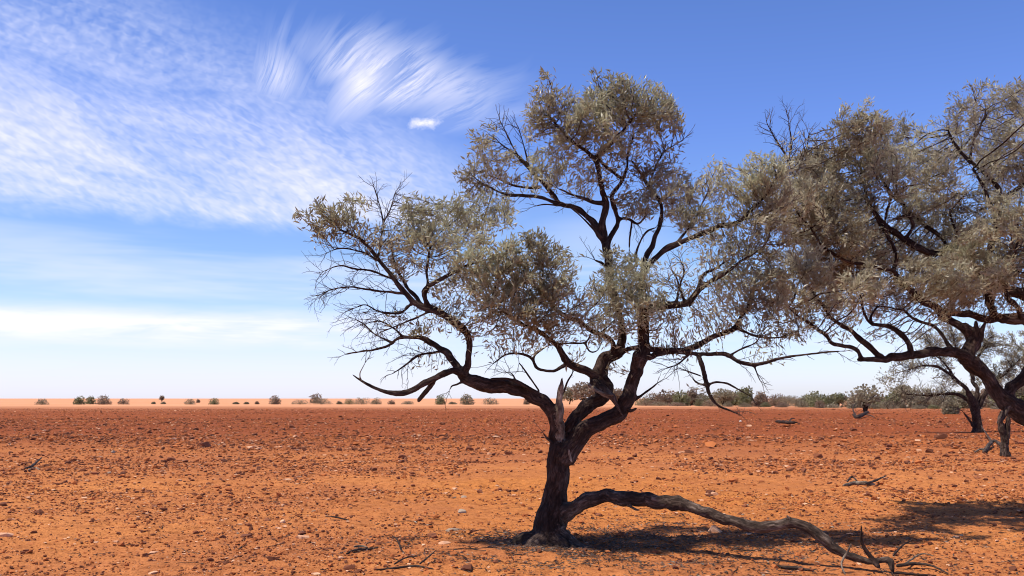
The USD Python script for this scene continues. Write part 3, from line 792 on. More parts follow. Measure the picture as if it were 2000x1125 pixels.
    ('low_limb', LG, 0, [(1092, 1010, 20, 0), (1112, 996, 16, -.08), (1127, 988, 14.5, -.12), (1152, 976, 14, -.18), (1182, 971, 13.5, -.25), (1213, 975, 14, -.33), (1253, 979, 13.5, -.42), (1299, 982, 13, -.53), (1336, 984, 13, -.62), (1375, 997, 12.5, -.72), (1421, 1014, 11.5, -.84), (1470, 1027, 10.5, -.96),
                         (1520, 1027, 10.5, -1.07), (1549, 1021, 11.5, -1.13), (1574, 1033, 10.5, -1.18), (1604, 1053, 10.5, -1.25), (1634, 1076, 9.5, -1.32), (1661, 1089, 8, -1.38), (1700, 1100, 7, -1.46)]),
    ('broken_stub', LG, 0, [(1543, 1024, 7, -1.12), (1540, 1011, 5, -1.14), (1537, 1007, 3, -1.15)]),
    ('broken_stub', DW, 0, [(1226, 985, 5, -.4), (1236, 994, 4, -.5), (1248, 997, 2.4, -.53)]),
    ('dead_twig', DW, 0, [(1662, 1062, 2.2, -1.5), (1654, 1080, 3.2, -1.48), (1644, 1105, 2.6, -1.5), (1652, 1124, 1.6, -1.56)]),
    ('dead_twig', B, 0, [(1682, 1026, 2, -1.46), (1684, 1056, 4, -1.46), (1699, 1085, 6, -1.46), (1716, 1108, 8, -1.5)]),
    ('dead_twig', LG, 0, [(1702, 1098, 7, -1.46), (1724, 1094, 9, -1.47), (1738, 1102, 9, -1.5), (1744, 1116, 5, -1.54)]),
    ('root', LG, 0, [(1052, 1048, 22, -.02), (1030, 1054, 15, -.1), (1005, 1060, 9, -.12), (980, 1068, 5, -.14), (968, 1072, 3, -.14)]),
    ('root', B, 0, [(1055, 1060, 24, -.1), (1030, 1076, 16, -.22), (1008, 1088, 12, -.36), (988, 1100, 8, -.5), (970, 1110, 4, -.6)]),
    ('root', LG, 0, [(1085, 1045, 22, -.05), (1112, 1062, 13, -.12), (1145, 1073, 8.5, -.2), (1185, 1083, 6, -.32), (1225, 1094, 3.5, -.45), (1245, 1099, 2, -.5)]),
    ('root', B, 0, [(1080, 1060, 22, -.1), (1105, 1074, 12, -.22), (1128, 1083, 6, -.3), (1142, 1088, 3, -.35)]),
    ('root', B, 0, [(1070, 1060, 20, .1), (1090, 1052, 14, .3), (1110, 1046, 7, .5)]),
]
clumps1_extra = [(870, 500, 60, 50, -.5, .3, None), (1130, 610, 50, 50, -.4, .35, 'leaf_b'), (1330, 560, 60, 50, -.2, .2, 'leaf_b'), (1400, 470, 60, 50, -.2, .3, 'leaf_b'), (1390, 620, 60, 40, -.2, .3, 'leaf_b'), (1170, 640, 50, 40, -.2, .35, 'leaf_b'),
    (900, 620, 60, 40, -.5, .3, 'leaf_b'), (1040, 660, 60, 26, -.4, .35, 'leaf_b'), (1180, 330, 60, 50, .1, .2, 'leaf_b'), (1400, 350, 40, 40, 0, .35, 'leaf_b'), (1300, 300, 40, 30, .3, .2, 'leaf_b'), (1420, 440, 40, 40, -.2, .5, None), (1480, 460, 60, 50, -.3, .7, 'leaf_b'), (1290, 680, 60, 22, -.1, .3, 'leaf_b'), (760, 480, 50, 40, -.4, .3, 'leaf_b')]
clumps1 = [  # px, py, rx, ry, depth offset, leafiness, material
    (640, 428, 50, 38, -.5, 1.1, None), (672, 415, 34, 34, -.45, .8, None), (655, 450, 52, 20, -.5, .8, None),
    (727, 462, 45, 38, -.45, .5, 'leaf_b'), (745, 405, 28, 38, -.3, 0, None),
    (815, 430, 42, 40, -.35, 1.0, None), (845, 465, 55, 42, -.45, 1.3, None), (880, 415, 40, 32, -.2, .8, None), (925, 430, 70, 45, -.2, .75, None), (965, 408, 40, 26, -.1, .7, None),
    (935, 520, 62, 55, -.75, 1.3, None), (1010, 520, 60, 60, -.75, 1.15, None), (1060, 505, 50, 45, -.6, 1.0, None), (960, 580, 66, 48, -.75, 1.3, None), (1040, 590, 70, 60, -.7, 1.3, None), (1090, 555, 42, 55, -.6, 1.0, None), (1075, 635, 45, 35, -.55, .9, 'leaf_b'),
    (950, 640, 70, 30, -.6, .45, 'leaf_b'), (870, 560, 36, 34, -.6, .4, 'leaf_b'), (788, 520, 40, 40, -.3, .3, 'leaf_b'),
    (828, 648, 26, 14, 0, .9, None), (812, 652, 20, 14, .05, .5, None),
    (945, 300, 30, 40, .3, .75, 'leaf_b'), (930, 340, 30, 36, .2, .8, 'leaf_b'), (975, 330, 34, 40, .4, .65, 'leaf_b'), (935, 372, 35, 16, .2, .5, 'leaf_b'), (1000, 268, 34, 40, .4, 0, None), (960, 262, 20, 26, .4, .25, None),
    (1075, 325, 42, 38, .2, .85, None), (1058, 350, 40, 22, .3, .5, None),
    (1070, 195, 36, 44, 0, .7, 'leaf_b'), (1055, 235, 38, 36, 0, .85, 'leaf_b'), (1105, 215, 40, 45, 0, .65, 'leaf_b'), (1110, 262, 50, 38, 0, 1.1, None), (1160, 240, 52, 52, -.1, 1.25, None), (1200, 200, 62, 44, .1, 1.2, None),
    (1255, 190, 44, 36, .1, 1.1, None), (1265, 232, 58, 44, .15, 1.15, None), (1300, 222, 38, 40, .2, 1.0, None), (1180, 280, 50, 32, .0, 1.0, None), (1165, 160, 16, 26, .1, .35, None), (1250, 285, 50, 30, .3, .55, 'leaf_b'),
    (1150, 350, 28, 32, .0, .7, 'leaf_b'), (1130, 330, 20, 20, 0, .5, 'leaf_b'),
    (1300, 275, 45, 32, .35, 0, None),
    (1258, 395, 36, 42, .15, 1.2, None), (1300, 345, 52, 30, .2, .9, 'leaf_b'), (1330, 385, 50, 45, .15, .8, 'leaf_b'), (1345, 425, 40, 32, .1, 1.1, None), (1385, 385, 36, 46, 0, .5, 'leaf_b'),
    (1225, 545, 62, 50, -.25, 1.0, None), (1200, 590, 46, 40, -.3, .9, None), (1255, 590, 44, 48, -.3, 1.1, None), (1240, 635, 46, 26, -.25, .7, 'leaf_b'), (1210, 640, 30, 28, -.2, .5, 'leaf_b'),
    (1310, 640, 45, 34, -.2, .3, 'leaf_b'), (1340, 680, 50, 20, -.2, .25, 'leaf_b'), (1325, 535, 38, 38, -.1, 0, None),
    (1470, 345, 48, 40, -.2, 1.1, None), (1510, 330, 40, 36, -.2, 1.1, None), (1450, 385, 40, 30, -.15, .8, None), (1500, 390, 40, 34, -.1, 1.0, 'leaf_b'),
    (1440, 555, 40, 46, -.2, 1.0, None), (1490, 545, 50, 48, -.25, 1.3, None), (1440, 495, 44, 30, -.3, .85, None), (1475, 600, 46, 30, -.15, 1.0, 'leaf_b'), (1520, 590, 36, 36, -.2, .8, None), (1510, 650, 44, 24, -.3, .5, 'leaf_b'),
    (1390, 610, 40, 26, -.2, .3, 'leaf_b'), (1200, 722, 14, 16, -.05, .7, None),
    (690, 540, 58, 40, -.35, 0, None), (670, 505, 40, 40, -.4, 0, None), (725, 590, 60, 34, -.3, 0, None), (715, 645, 52, 40, .15, 0, None), (735, 700, 55, 26, .15, 0, None), (840, 705, 50, 26, -.1, .06, None),
    (975, 660, 50, 40, -.45, .12, 'leaf_b'), (780, 620, 46, 26, -.2, .08, None), (1400, 720, 50, 18, -.3, 0, None), (1500, 690, 40, 22, -.4, .1, None), (1360, 770, 24, 24, -.3, .12, None), (1580, 710, 26, 30, -.5, 0, None),
]
base1 = P(1068, 1067, 10.1)
base1[2] = float(height(base1[0], base1[1]))
t1 = thing('mulga_tree', 'gnarled grey leaved tree in the middle with a low limb arching to the ground', 'tree', base1)
make_tree(t1, base1, 10.1, limbs1, clumps1 + clumps1_extra, np.random.default_rng(4), grow_above=1.0)

sv = np.array(trimesh.creation.icosphere(2).vertices) * np.array([.018, .028, .085])
sv[:, 0] += .18 * (sv[:, 2] - .02) ** 2 / .1 - .12 * sv[:, 2]
sf = np.array(trimesh.creation.icosphere(2).faces)
sv = sv + P(1112, 888, 9.945) - base1
put(t1, 'bark_scar', sv, sf, M['dead'], vnormals(sv, sf), label='pale bare wood scar at the fork')

# ------------------------------------------------------------------ right tree, its foot outside the frame
limbs2 = [
    ('trunk', B, 0, [(2240, 965, 48, 0), (2190, 930, 40, 0), (2120, 885, 32, 0), (2060, 845, 26, 0), (1998, 806, 22, 0), (1968, 786, 18, -.05), (1946, 760, 15, -.1), (1934, 735, 15, -.15), (1911, 719, 15, -.2), (1886, 700, 15, -.25)]),
    ('limb', B, 1, [(1900, 708, 14, -.25), (1869, 692, 12, -.3), (1820, 690, 10.5, -.4), (1774, 695, 10, -.5), (1724, 700, 8, -.6), (1676, 703, 4.5, -.7)]),
    ('limb', B, 1, [(1684, 701, 6.5, -.7), (1676, 690, 6, -.72), (1667, 679, 6, -.75), (1645, 674, 5, -.8), (1624, 671, 4.6, -.85), (1613, 655, 4.2, -.9), (1590, 640, 4, -.9), (1565, 622, 3, -.95), (1540, 600, 2, -1)]),
    ('limb', B, 1, [(1722, 696, 8, -.6), (1695, 676, 6.5, -.6), (1662, 647, 6, -.6), (1632, 627, 5.5, -.6), (1610, 603, 4.5, -.6), (1590, 578, 3.5, -.6), (1575, 545, 2.5, -.6)]),
    ('limb', B, 1, [(1778, 692, 8, -.5), (1774, 667, 7, -.45), (1755, 646, 6.5, -.4), (1732, 637, 5.5, -.4), (1704, 634, 4.5, -.4), (1688, 612, 3.5, -.4), (1680, 575, 2.4, -.4)]),
    ('limb', B, 1, [(1704, 634, 4, -.4), (1700, 618, 3.5, -.35), (1715, 598, 2.6, -.3)]),
    ('limb', B, 1, [(1858, 680, 6, -.3), (1839, 652, 5, -.2), (1819, 635, 4.6, -.1), (1789, 625, 3.8, 0), (1765, 605, 2.6, 0)]),
    ('limb', B, 1, [(1886, 702, 15, -.25), (1903, 678, 18, -.2), (1898, 655, 13, -.15), (1874, 632, 10, -.1), (1850, 618, 10, -.1), (1825, 602, 9.5, -.1), (1798, 582, 9, -.1), (1770, 560, 8, -.1), (1751, 532, 6.5, -.1), (1747, 495, 5.5, -.1), (1738, 466, 4.5, -.1), (1712, 425, 3.4, -.1), (1690, 390, 2.2, -.1)]),
    ('limb', B, 1, [(2060, 640, 16, .1), (2000, 625, 14, .05), (1950, 619, 10, 0), (1900, 616, 9, -.05), (1860, 612, 8.5, -.1), (1826, 602, 7, -.1)]),
    ('limb', B, 1, [(1960, 775, 12, -.05), (2010, 725, 13, .05), (2050, 680, 14, .1), (2062, 640, 15, .1), (2040, 598, 14, .1), (1990, 572, 13, .1), (1958, 560, 12, .1), (1930, 540, 11, .1), (1900, 520, 10, .1), (1850, 498, 9, .1), (1799, 486, 8.5, .1), (1763, 464, 8, .1), (1731, 440, 7, .1), (1706, 412, 5, .1), (1690, 370, 3, .1), (1680, 320, 2, .1)]),
    ('limb', B, 1, [(1860, 500, 7, .1), (1830, 455, 6, .2), (1799, 432, 6, .25), (1769, 406, 5.5, .3), (1742, 376, 5, .3), (1718, 344, 4.2, .3), (1706, 310, 3.4, .3), (1700, 265, 2, .3)]),
    ('limb', B, 1, [(1940, 612, 10, 0), (1932, 575, 11, .05), (1926, 535, 10, .1), (1938, 480, 9, .1), (1946, 430, 8.5, .1), (1950, 378, 7.5, .1), (1930, 346, 6, .1), (1893, 318, 5, .1), (1866, 282, 3.8, .1), (1852, 255, 2.4, .1)]),
    ('limb', B, 1, [(1946, 420, 5, .1), (1930, 390, 4.5, 0), (1918, 354, 4, -.1), (1900, 330, 3, -.15)]),
    ('limb', B, 1, [(1948, 392, 6, .1), (1975, 375, 6, .15), (2010, 350, 5, .2), (2040, 300, 4, .2), (2050, 240, 2.6, .2)]),
    ('limb', B, 1, [(1893, 320, 3.6, .1), (1900, 285, 3.2, .15), (1915, 250, 2.6, .2), (1925, 215, 1.8, .2)]),
    ('limb', B, 1, [(1736, 470, 4, -.1), (1730, 440, 3.6, -.2), (1735, 405, 3, -.25), (1755, 370, 2.2, -.25)]),
    ('limb', B, 1, [(1770, 465, 5, .1), (1782, 440, 4.4, .05), (1775, 420, 3.8, 0), (1750, 428, 3, -.05)]),
    ('limb', B, 1, [(1865, 500, 5, .1), (1868, 455, 4, .1), (1856, 420, 3, .1), (1870, 395, 2.2, .1), (1890, 375, 1.5, .1)]),
    ('limb', B, 1, [(1752, 535, 5, -.1), (1715, 520, 4.5, -.3), (1660, 510, 4, -.45), (1610, 480, 3.2, -.55), (1580, 440, 2.4, -.6)]),
    ('limb', B, 1, [(2000, 626, 8, .05), (1985, 600, 7, -.1), (1965, 570, 6, -.2), (1975, 520, 5, -.3), (1990, 470, 4, -.3), (1985, 420, 2.6, -.3)]),
    ('bare_branch', B, 1, [(1600, 400, 3.6, -.4), (1560, 350, 3, -.3), (1532, 300, 2.4, -.2), (1510, 262, 1.6, -.2), (1497, 238, 1, -.2)]),
    ('bare_branch', B, 1, [(1540, 315, 2.6, -.25), (1545, 275, 2, -.2), (1540, 238, 1.2, -.2)]),
    ('bare_branch', B, 1, [(1555, 342, 2.6, -.3), (1572, 300, 2, -.2), (1580, 262, 1.2, -.2)]),
    ('broken_stub', B, 0, [(1908, 668, 10, -.2), (1918, 645, 7, -.22), (1925, 630, 4, -.24)]),
    ('broken_stub', B, 0, [(1906, 668, 9, -.2), (1908, 640, 6, -.2), (1906, 628, 3.5, -.2)]),
    ('drooping_limb', LG, 0, [(1975, 792, 9, -.05), (1964, 800, 8, -.1), (1958, 812, 6, -.15), (1954, 826, 4, -.18)]),
]
clumps2 = [
    (1690, 250, 60, 44, .2, 1.1, 'leaf_b'), (1640, 280, 48, 42, .1, 1.0, 'leaf_b'), (1740, 270, 56, 44, .2, .85, 'leaf_b'), (1790, 310, 50, 46, .25, .8, 'leaf_b'), (1835, 350, 44, 50, .2, 1.0, 'leaf_b'), (1690, 320, 64, 48, 0, 1.2, 'leaf_b'), (1630, 340, 52, 46, 0, 1.3, 'leaf_b'), (1750, 340, 50, 46, .1, .8, 'leaf_b'),
    (1580, 340, 52, 46, -.2, 1.3, None), (1540, 380, 52, 46, -.4, 1.3, 'leaf_b'), (1600, 410, 60, 50, -.4, 1.4, 'leaf_b'), (1665, 400, 56, 48, -.2, 1.3, 'leaf_b'), (1790, 390, 52, 34, .1, .9, 'leaf_b'), (1840, 410, 44, 36, .1, .9, 'leaf_b'), (1560, 440, 48, 36, -.5, 1.0, 'leaf_b'),
    (1525, 270, 34, 36, -.2, 0, None), (1555, 290, 26, 30, -.1, .15, None),
    (1600, 480, 56, 40, -.6, 1.2, None), (1640, 520, 60, 46, -.6, 1.4, None), (1580, 530, 56, 44, -.7, 1.2, None), (1690, 560, 54, 40, -.5, 1.3, 'leaf_b'), (1620, 570, 56, 38, -.6, 1.2, 'leaf_b'), (1550, 580, 44, 40, -.9, .9, 'leaf_b'), (1660, 460, 50, 40, -.4, 1.0, 'leaf_b'), (1715, 500, 44, 50, -.3, .9, None),
    (1540, 630, 40, 30, -.95, .6, 'leaf_b'), (1530, 510, 40, 36, -.6, .7, None),
    (1800, 510, 60, 40, 0, 1.3, 'leaf_b'), (1850, 540, 60, 44, -.1, 1.4, 'leaf_b'), (1790, 560, 50, 36, -.15, 1.1, 'leaf_b'), (1900, 500, 56, 46, -.1, 1.3, 'leaf_b'), (1870, 580, 50, 30, -.1, 1.0, 'leaf_b'), (1730, 590, 44, 26, -.3, .7, 'leaf_b'), (1850, 460, 46, 34, 0, .7, 'leaf_b'),
    (1960, 440, 52, 50, -.3, 1.3, None), (1990, 500, 52, 54, -.35, 1.3, 'leaf_b'), (1950, 540, 44, 36, -.2, 1.0, 'leaf_b'), (2040, 450, 50, 60, -.2, 1.2, 'leaf_b'), (2040, 540, 50, 50, -.2, 1.2, 'leaf_b'),
    (1880, 225, 40, 40, .2, .55, 'leaf_b'), (1930, 215, 44, 48, .25, .6, 'leaf_b'), (1985, 195, 34, 40, .25, .65, 'leaf_b'), (1880, 280, 40, 36, .1, .5, 'leaf_b'), (1935, 285, 48, 44, .1, .7, 'leaf_b'), (1985, 270, 44, 50, .2, .8, 'leaf_b'), (1900, 170, 18, 14, .2, .35, 'leaf_b'), (1960, 340, 50, 44, .05, .8, 'leaf_b'), (2030, 220, 50, 60, .2, .8, 'leaf_b'), (2030, 330, 50, 60, .2, 1.0, 'leaf_b'), (1920, 330, 30, 36, .0, .6, 'leaf_b'),
    (2120, 300, 80, 110, .4, 1.0, 'leaf_b'), (2140, 480, 80, 90, .4, 1.0, 'leaf_b'),
    (1880, 380, 28, 34, .1, 0, None), (1640, 620, 60, 26, -.6, .1, 'leaf_b'), (1730, 650, 50, 26, -.4, .1, 'leaf_b'), (1575, 650, 40, 24, -.9, .2, 'leaf_b'), (1680, 660, 50, 22, -.6, 0, None), (1960, 600, 40, 20, -.1, .4, 'leaf_b'),
]
D2 = 12.3
r2 = np.random.default_rng(3)
clumps2 = [(a, b, c, d, e + float(r2.uniform(-1.5, 1.8)), f * .85, m) for a, b, c, d, e, f, m in clumps2] + [(1560, 400, 90, 70, -.6, .4, 'leaf_b'), (1640, 440, 90, 60, .2, .6, 'leaf_b'), (1600, 600, 80, 40, -.7, .35, 'leaf_b'), (1780, 450, 90, 60, .4, .5, 'leaf_b'), (1700, 520, 80, 60, .4, .6, None), (1920, 420, 80, 80, .5, .5, 'leaf_b'), (1830, 300, 60, 60, .4, .4, 'leaf_b'), (1900, 560, 80, 40, .5, .7, 'leaf_b'), (1760, 600, 80, 30, .2, .4, 'leaf_b')]
base2 = P(2235, 0, D2)
base2[2] = float(height(base2[0], D2))
t2 = thing('mulga_tree', 'brownish leaved tree cut off by the right edge whose dark trunk leans in', 'tree', base2)
make_tree(t2, base2, D2, limbs2, clumps2, np.random.default_rng(9), leaf_mat='leaf_b', grow_above=1.4, reach=2.6)

# ------------------------------------------------------------------ tree further back on the right, dead trunk beside it
limbs3 = [
    ('trunk', B, 0, [(1910, 846, 15, 0), (1908, 838, 10.5, 0), (1906, 815, 9, 0), (1903, 796, 9, 0), (1899, 780, 8, 0)]),
    ('limb', B, 1, [(1900, 785, 7.5, 0), (1892, 768, 6.5, -.2), (1880, 752, 5.5, -.4), (1862, 735, 4.5, -.5), (1836, 718, 3.6, -.6), (1808, 714, 2.6, -.7), (1780, 720, 1.8, -.8)]),
    ('limb', B, 1, [(1902, 792, 6, 0), (1886, 778, 5, .2), (1862, 768, 4.2, .4), (1830, 771, 3.2, .5), (1795, 772, 2.2, .6), (1762, 768, 1.5, .6)]),
    ('limb', B, 1, [(1903, 796, 8, 0), (1906, 770, 6.5, 0), (1900, 740, 5.5, .3), (1890, 715, 4.5, .5), (1872, 690, 3.4, .6), (1862, 660, 2.2, .6)]),
    ('limb', B, 1, [(1906, 800, 7, 0), (1920, 775, 6, 0), (1938, 752, 5, 0), (1962, 730, 4, 0), (1990, 705, 3, 0), (2010, 680, 2, 0)]),
    ('limb', B, 1, [(1890, 716, 4, .5), (1912, 695, 3.4, .3), (1928, 665, 2.4, .2)]),
    ('limb', B, 1, [(1862, 735, 3.6, -.5), (1850, 715, 3, -.6), (1826, 690, 2.4, -.6), (1812, 665, 1.8, -.6)]),
    ('dead_twig', B, 0, [(1900, 832, 4, 0), (1890, 816, 2.6, 0), (1882, 806, 1.6, 0)]),
    ('root', B, 0, [(1912, 842, 9, 0), (1922, 845, 5, 0), (1930, 847, 2, 0)]),
]
clumps3 = [(1740, 738, 28, 24, -.6, .5, 'leaf_b'), (1775, 715, 34, 26, -.6, .5, 'leaf_b'), (1760, 760, 40, 12, .4, .5, 'leaf_b'), (1810, 672, 32, 26, -.5, .7, 'leaf_b'), (1835, 655, 28, 20, 0, .8, 'leaf_b'), (1820, 760, 40, 12, .4, .4, 'leaf_b'),
           (1868, 655, 34, 26, .4, .9, 'leaf_b'), (1912, 660, 36, 28, .3, .9, 'leaf_b'), (1955, 680, 40, 34, 0, .9, 'leaf_b'), (1995, 690, 40, 40, 0, 1.0, 'leaf_b'), (1940, 730, 44, 28, 0, .8, 'leaf_b'), (1985, 745, 36, 28, 0, .9, 'leaf_b'), (1850, 745, 30, 18, -.4, .4, 'leaf_b'), (1840, 700, 34, 22, -.4, .4, 'leaf_b'), (1965, 775, 30, 18, .2, .6, 'leaf_b'), (2030, 720, 40, 50, 0, 1.0, 'leaf_b')]
D3 = 43.0
base3 = P(1908, 845, D3)
base3[2] = float(height(base3[0], D3))
t3 = thing('mulga_tree', 'smaller dark tree standing further back under the right tree, spreading low limbs to the left', 'tree', base3)
make_tree(t3, base3, D3, limbs3, clumps3, np.random.default_rng(21), edge=0.07, step=0.17, kill=0.2, reach=4.0, dens=0.35, leaf=1.3, leaf_len=(0.10, 0.2), tip=0.008, leaf_mat='leaf_b', grow_above=0.8, branch_min=0.03, rough_amp=0.02)


def ground_point(px, py, lift=0.0):
    d = ground_d(py)
    p = P(px, py, d)
    p[2] = float(height(p[0], d)) + lift
    return p


def branch_thing(name, label, cat, parts, edge=0.012, group=None, d=None):
    """parts: (part name, material, [(px, py, radius in m, height above the ground or None to take it from the pixel)...])"""
    first = parts[0][2][0]
    base = ground_point(first[0], first[1])
    t = thing(name, label, cat, base, group=group)
    for pname, mat, pts in parts:
        p, r = [], []
        for q in pts:
            if len(q) == 4:
                p.append(ground_point(q[0], q[1], q[3]) - base)
            else:
                p.append(P(q[0], q[1], base[1] + 0.001) - base)
            r.append(q[2])
        p, r = resample(p, r, max(0.04, 1.2 * float(np.mean(r))))
        p[1:-1] += np.random.default_rng(len(p)).normal(0, 0.12, p[1:-1].shape) * r[1:-1, None]
        v, f, n, rough, lump, co = skin([(p, np.array(r))], max(edge, float(np.mean(r)) * 0.35), smooth=3)
        v = v + n * (0.25 * np.mean(r) * (rough - 0.5))[:, None]
        put(t, pname, v, f, M[mat + '_co'], vnormals(v, f), co=co)
    return t


k26 = 1804 / 26.2
branch_thing('dead_trunk', 'weathered forked dead trunk standing alone under the leaning trunk at the right edge', 'dead tree', [
    ('trunk', 'log', [(1964, 891, 10 / k26), (1963, 884, 8 / k26), (1962, 862, 7 / k26), (1957, 838, 6 / k26), (1953, 820, 5 / k26), (1957, 804, 3 / k26)]),
    ('limb', 'log', [(1964, 868, 6 / k26), (1967, 846, 5 / k26), (1969, 820, 4 / k26), (1971, 798, 3 / k26)])], edge=0.03)
branch_thing('fallen_branch', 'dry broken branch lying on the ground beside the forked dead trunk', 'branch', [
    ('stem', 'log', [(1922, 884, .05, .05), (1932, 876, .06, .12), (1942, 872, .05, .2), (1955, 876, .05, .1)]),
    ('twig', 'log', [(1938, 874, .03, .16), (1926, 862, .025, .3), (1916, 850, .015, .42)]), ('twig', 'dead', [(1904, 884, .02, .03), (1915, 881, .03, .06), (1926, 882, .03, .05)])], edge=0.03)
branch_thing('fallen_branch', 'dark crooked dead branch lying under the small shrub before the far tree line', 'branch', [
    ('stem', 'bark', [(1667, 812, .10, .1), (1674, 818, .15, .12), (1684, 816, .14, .25), (1695, 813, .10, .4)]),
    ('twig', 'bark', [(1672, 817, .07, .15), (1666, 810, .06, .5), (1668, 804, .05, .8), (1674, 801, .03, .9)]), ('twig', 'log', [(1690, 815, .06, .25), (1700, 816, .05, .2), (1708, 818, .03, .1)])], edge=0.08)
branch_thing('fallen_branch', 'long thin dark branch lying flat on the far red ground right of the hanging limb', 'branch', [
    ('stem', 'bark', [(1516, 826, .08, .08), (1528, 827, .10, .1), (1542, 828, .10, .1), (1556, 828, .07, .08)]), ('twig', 'bark', [(1540, 828, .05, .1), (1546, 824, .04, .2), (1552, 823, .03, .2)])], edge=0.08)
branch_thing('fallen_branch', 'low grey heap of dry sticks on bare orange soil beyond the arching limb', 'branch', [
    ('stem', 'dead', [(1648, 952, .02, .03), (1668, 948, .035, .05), (1690, 950, .035, .05), (1708, 949, .02, .04)]),
    ('twig', 'log', [(1690, 952, .02, .05), (1712, 947, .02, .09), (1731, 941, .012, .12)]), ('twig', 'log', [(1655, 946, .02, .06), (1664, 941, .015, .1), (1676, 944, .012, .05)])])
branch_thing('fallen_branch', 'dark flaking branch lying on orange soil left of the main trunk near the bottom', 'branch', [
    ('stem', 'log', [(676, 1086, .008, .01), (694, 1081, .014, .02), (712, 1077, .014, .022), (738, 1074, .009, .02)]), ('twig', 'dead', [(692, 1078, .012, .04), (704, 1076, .014, .05), (718, 1077, .008, .04)])])
branch_thing('fallen_stick', 'thin bent dark stick poking up from the soil left of the trunk', 'stick', [
    ('stem', 'bark', [(766, 1058, .006, .05), (776, 1066, .009, .04), (783, 1077, .009, .012), (790, 1083, .006, .005)])])
branch_thing('fallen_stick', 'grey dry stick lying in the shade below the arching limb at the bottom edge', 'stick', [
    ('stem', 'log', [(1508, 1102, .010, .012), (1532, 1104, .018, .02), (1556, 1106, .018, .02), (1582, 1112, .010, .015)])])
branch_thing('fallen_stick', 'straight brown stick lying far left of the trunk among stones', 'stick', [
    ('stem', 'bark', [(636, 1010, .008, .01), (656, 1013, .011, .012), (680, 1018, .008, .01)])])
branch_thing('fallen_branch', 'tangle of dry twigs where the arching limb touches the ground', 'branch', [
    ('stem', 'log', [(1752, 1106, .018, .03), (1785, 1104, .016, .05), (1820, 1108, .012, .04), (1852, 1119, .006, .015)]),
    ('twig', 'bark', [(1750, 1116, .015, .02), (1790, 1119, .012, .02), (1828, 1122, .008, .01)]), ('twig', 'bark', [(1745, 1098, .012, .08), (1762, 1088, .010, .12), (1782, 1082, .006, .15)]), ('twig', 'dead', [(1768, 1104, .010, .05), (1800, 1096, .008, .07), (1822, 1100, .005, .06)])])
branch_thing('fallen_branch', 'dark dry branch lying across the left bottom edge before the trunk', 'branch', [
    ('stem', 'log', [(735, 1118, .007, .01), (770, 1113, .012, .016), (808, 1112, .012, .016), (846, 1117, .007, .01)]), ('twig', 'log', [(770, 1108, .009, .03), (792, 1102, .008, .05), (815, 1100, .005, .05)]), ('twig', 'log', [(820, 1110, .010, .03), (838, 1102, .008, .06), (852, 1094, .005, .09)])])
branch_thing('fallen_branch', 'small grey twig heap on the open ground at the far left', 'branch', [
    ('stem', 'log', [(50, 920, .02, .03), (62, 917, .03, .06), (74, 911, .02, .14), (82, 907, .012, .18)]), ('twig', 'dead', [(56, 922, .02, .03), (68, 919, .02, .04), (78, 921, .012, .02)])])

# ------------------------------------------------------------------ scrub in the distance
def scrub(name, label, cat, px, d, w, h, kind, mat, seed, group=None, n=420):
    """w, h in photo pixels at distance d"""
    rng = np.random.default_rng(1000 + seed)
    W, H = w * d / F, h * d / F
    x = (px - CX) / F * d
    t = thing(name, label, cat, (x, d, float(height(x, d)) - 0.02), group=group)
    lo = {'round': 0.02, 'tree': 0.42, 'low': 0.0}[kind]
    stems, ends = [], []
    for k in range({'round': 5, 'tree': 5, 'low': 4}[kind]):
        a = rng.uniform(0, 2 * math.pi)
        e = np.array([math.cos(a) * W * rng.uniform(.12, .36), math.sin(a) * W * rng.uniform(.12, .3), H * rng.uniform(.55, .85)])
        s = e * [0.06, 0.06, 0] if kind != 'tree' else e * [0.05, 0.05, 0]
        mid = s * 0.4 + e * 0.6
        mid[2] = H * rng.uniform(.3, .45)
        mid[:2] *= 0.6
        r = max(0.03, H * 0.02)
        stems.append(tube(*resample([s, mid, e], [r * 1.6, r, r * .4], H / 5), 5))
        ends.append(e)
    v, f = join(stems)
    put(t, 'stems' if kind != 'tree' else 'trunk', v, f, M['bark'], vnormals(v, f))
    # an uneven dome of leaves, closed to the ground for bushes, on a stem for trees
    u = rng.normal(0, 1, (n * 2, 3))
    u /= np.linalg.norm(u, axis=1, keepdims=True)
    if kind != 'tree':
        u[:, 2] = np.abs(u[:, 2])
    bump = 0.74 + 0.55 * (meshkit.fbm(u * 1.6 + seed * 2.3, 2, 3)[:, None] - .3)
    rr = np.clip(rng.uniform(0, 1, (len(u), 1)) ** .4 * bump, 0, 1.05)
    if kind == 'tree':
        p = u * rr * np.array([W * .54, W * .54, H * .44]) + np.array([0, 0, H * .58])
    elif kind == 'low':
        p = u * rr * np.array([W * .55, W * .4, H * 1.05])
    else:
        p = u * rr * np.array([W * .54, W * .5, H * .62])
        p[:, 2] = np.where(u[:, 2] * rr[:, 0] < .35, p[:, 2], p[:, 2]) * 1.55
    p[:, 2] = np.minimum(p[:, 2], H * 1.03)
    s = max(0.10, 0.06 * H)
    lv, lf = leaves(p, rng.normal(0, 1, p.shape), rng, (1.3 * s, 2.6 * s), width=.55 * s, spread=1.0, up=.4)
    lv[:, 2] = np.maximum(lv[:, 2], 0.03)
    put(t, 'foliage', lv, lf, M[mat], kind='stuff')
    return t


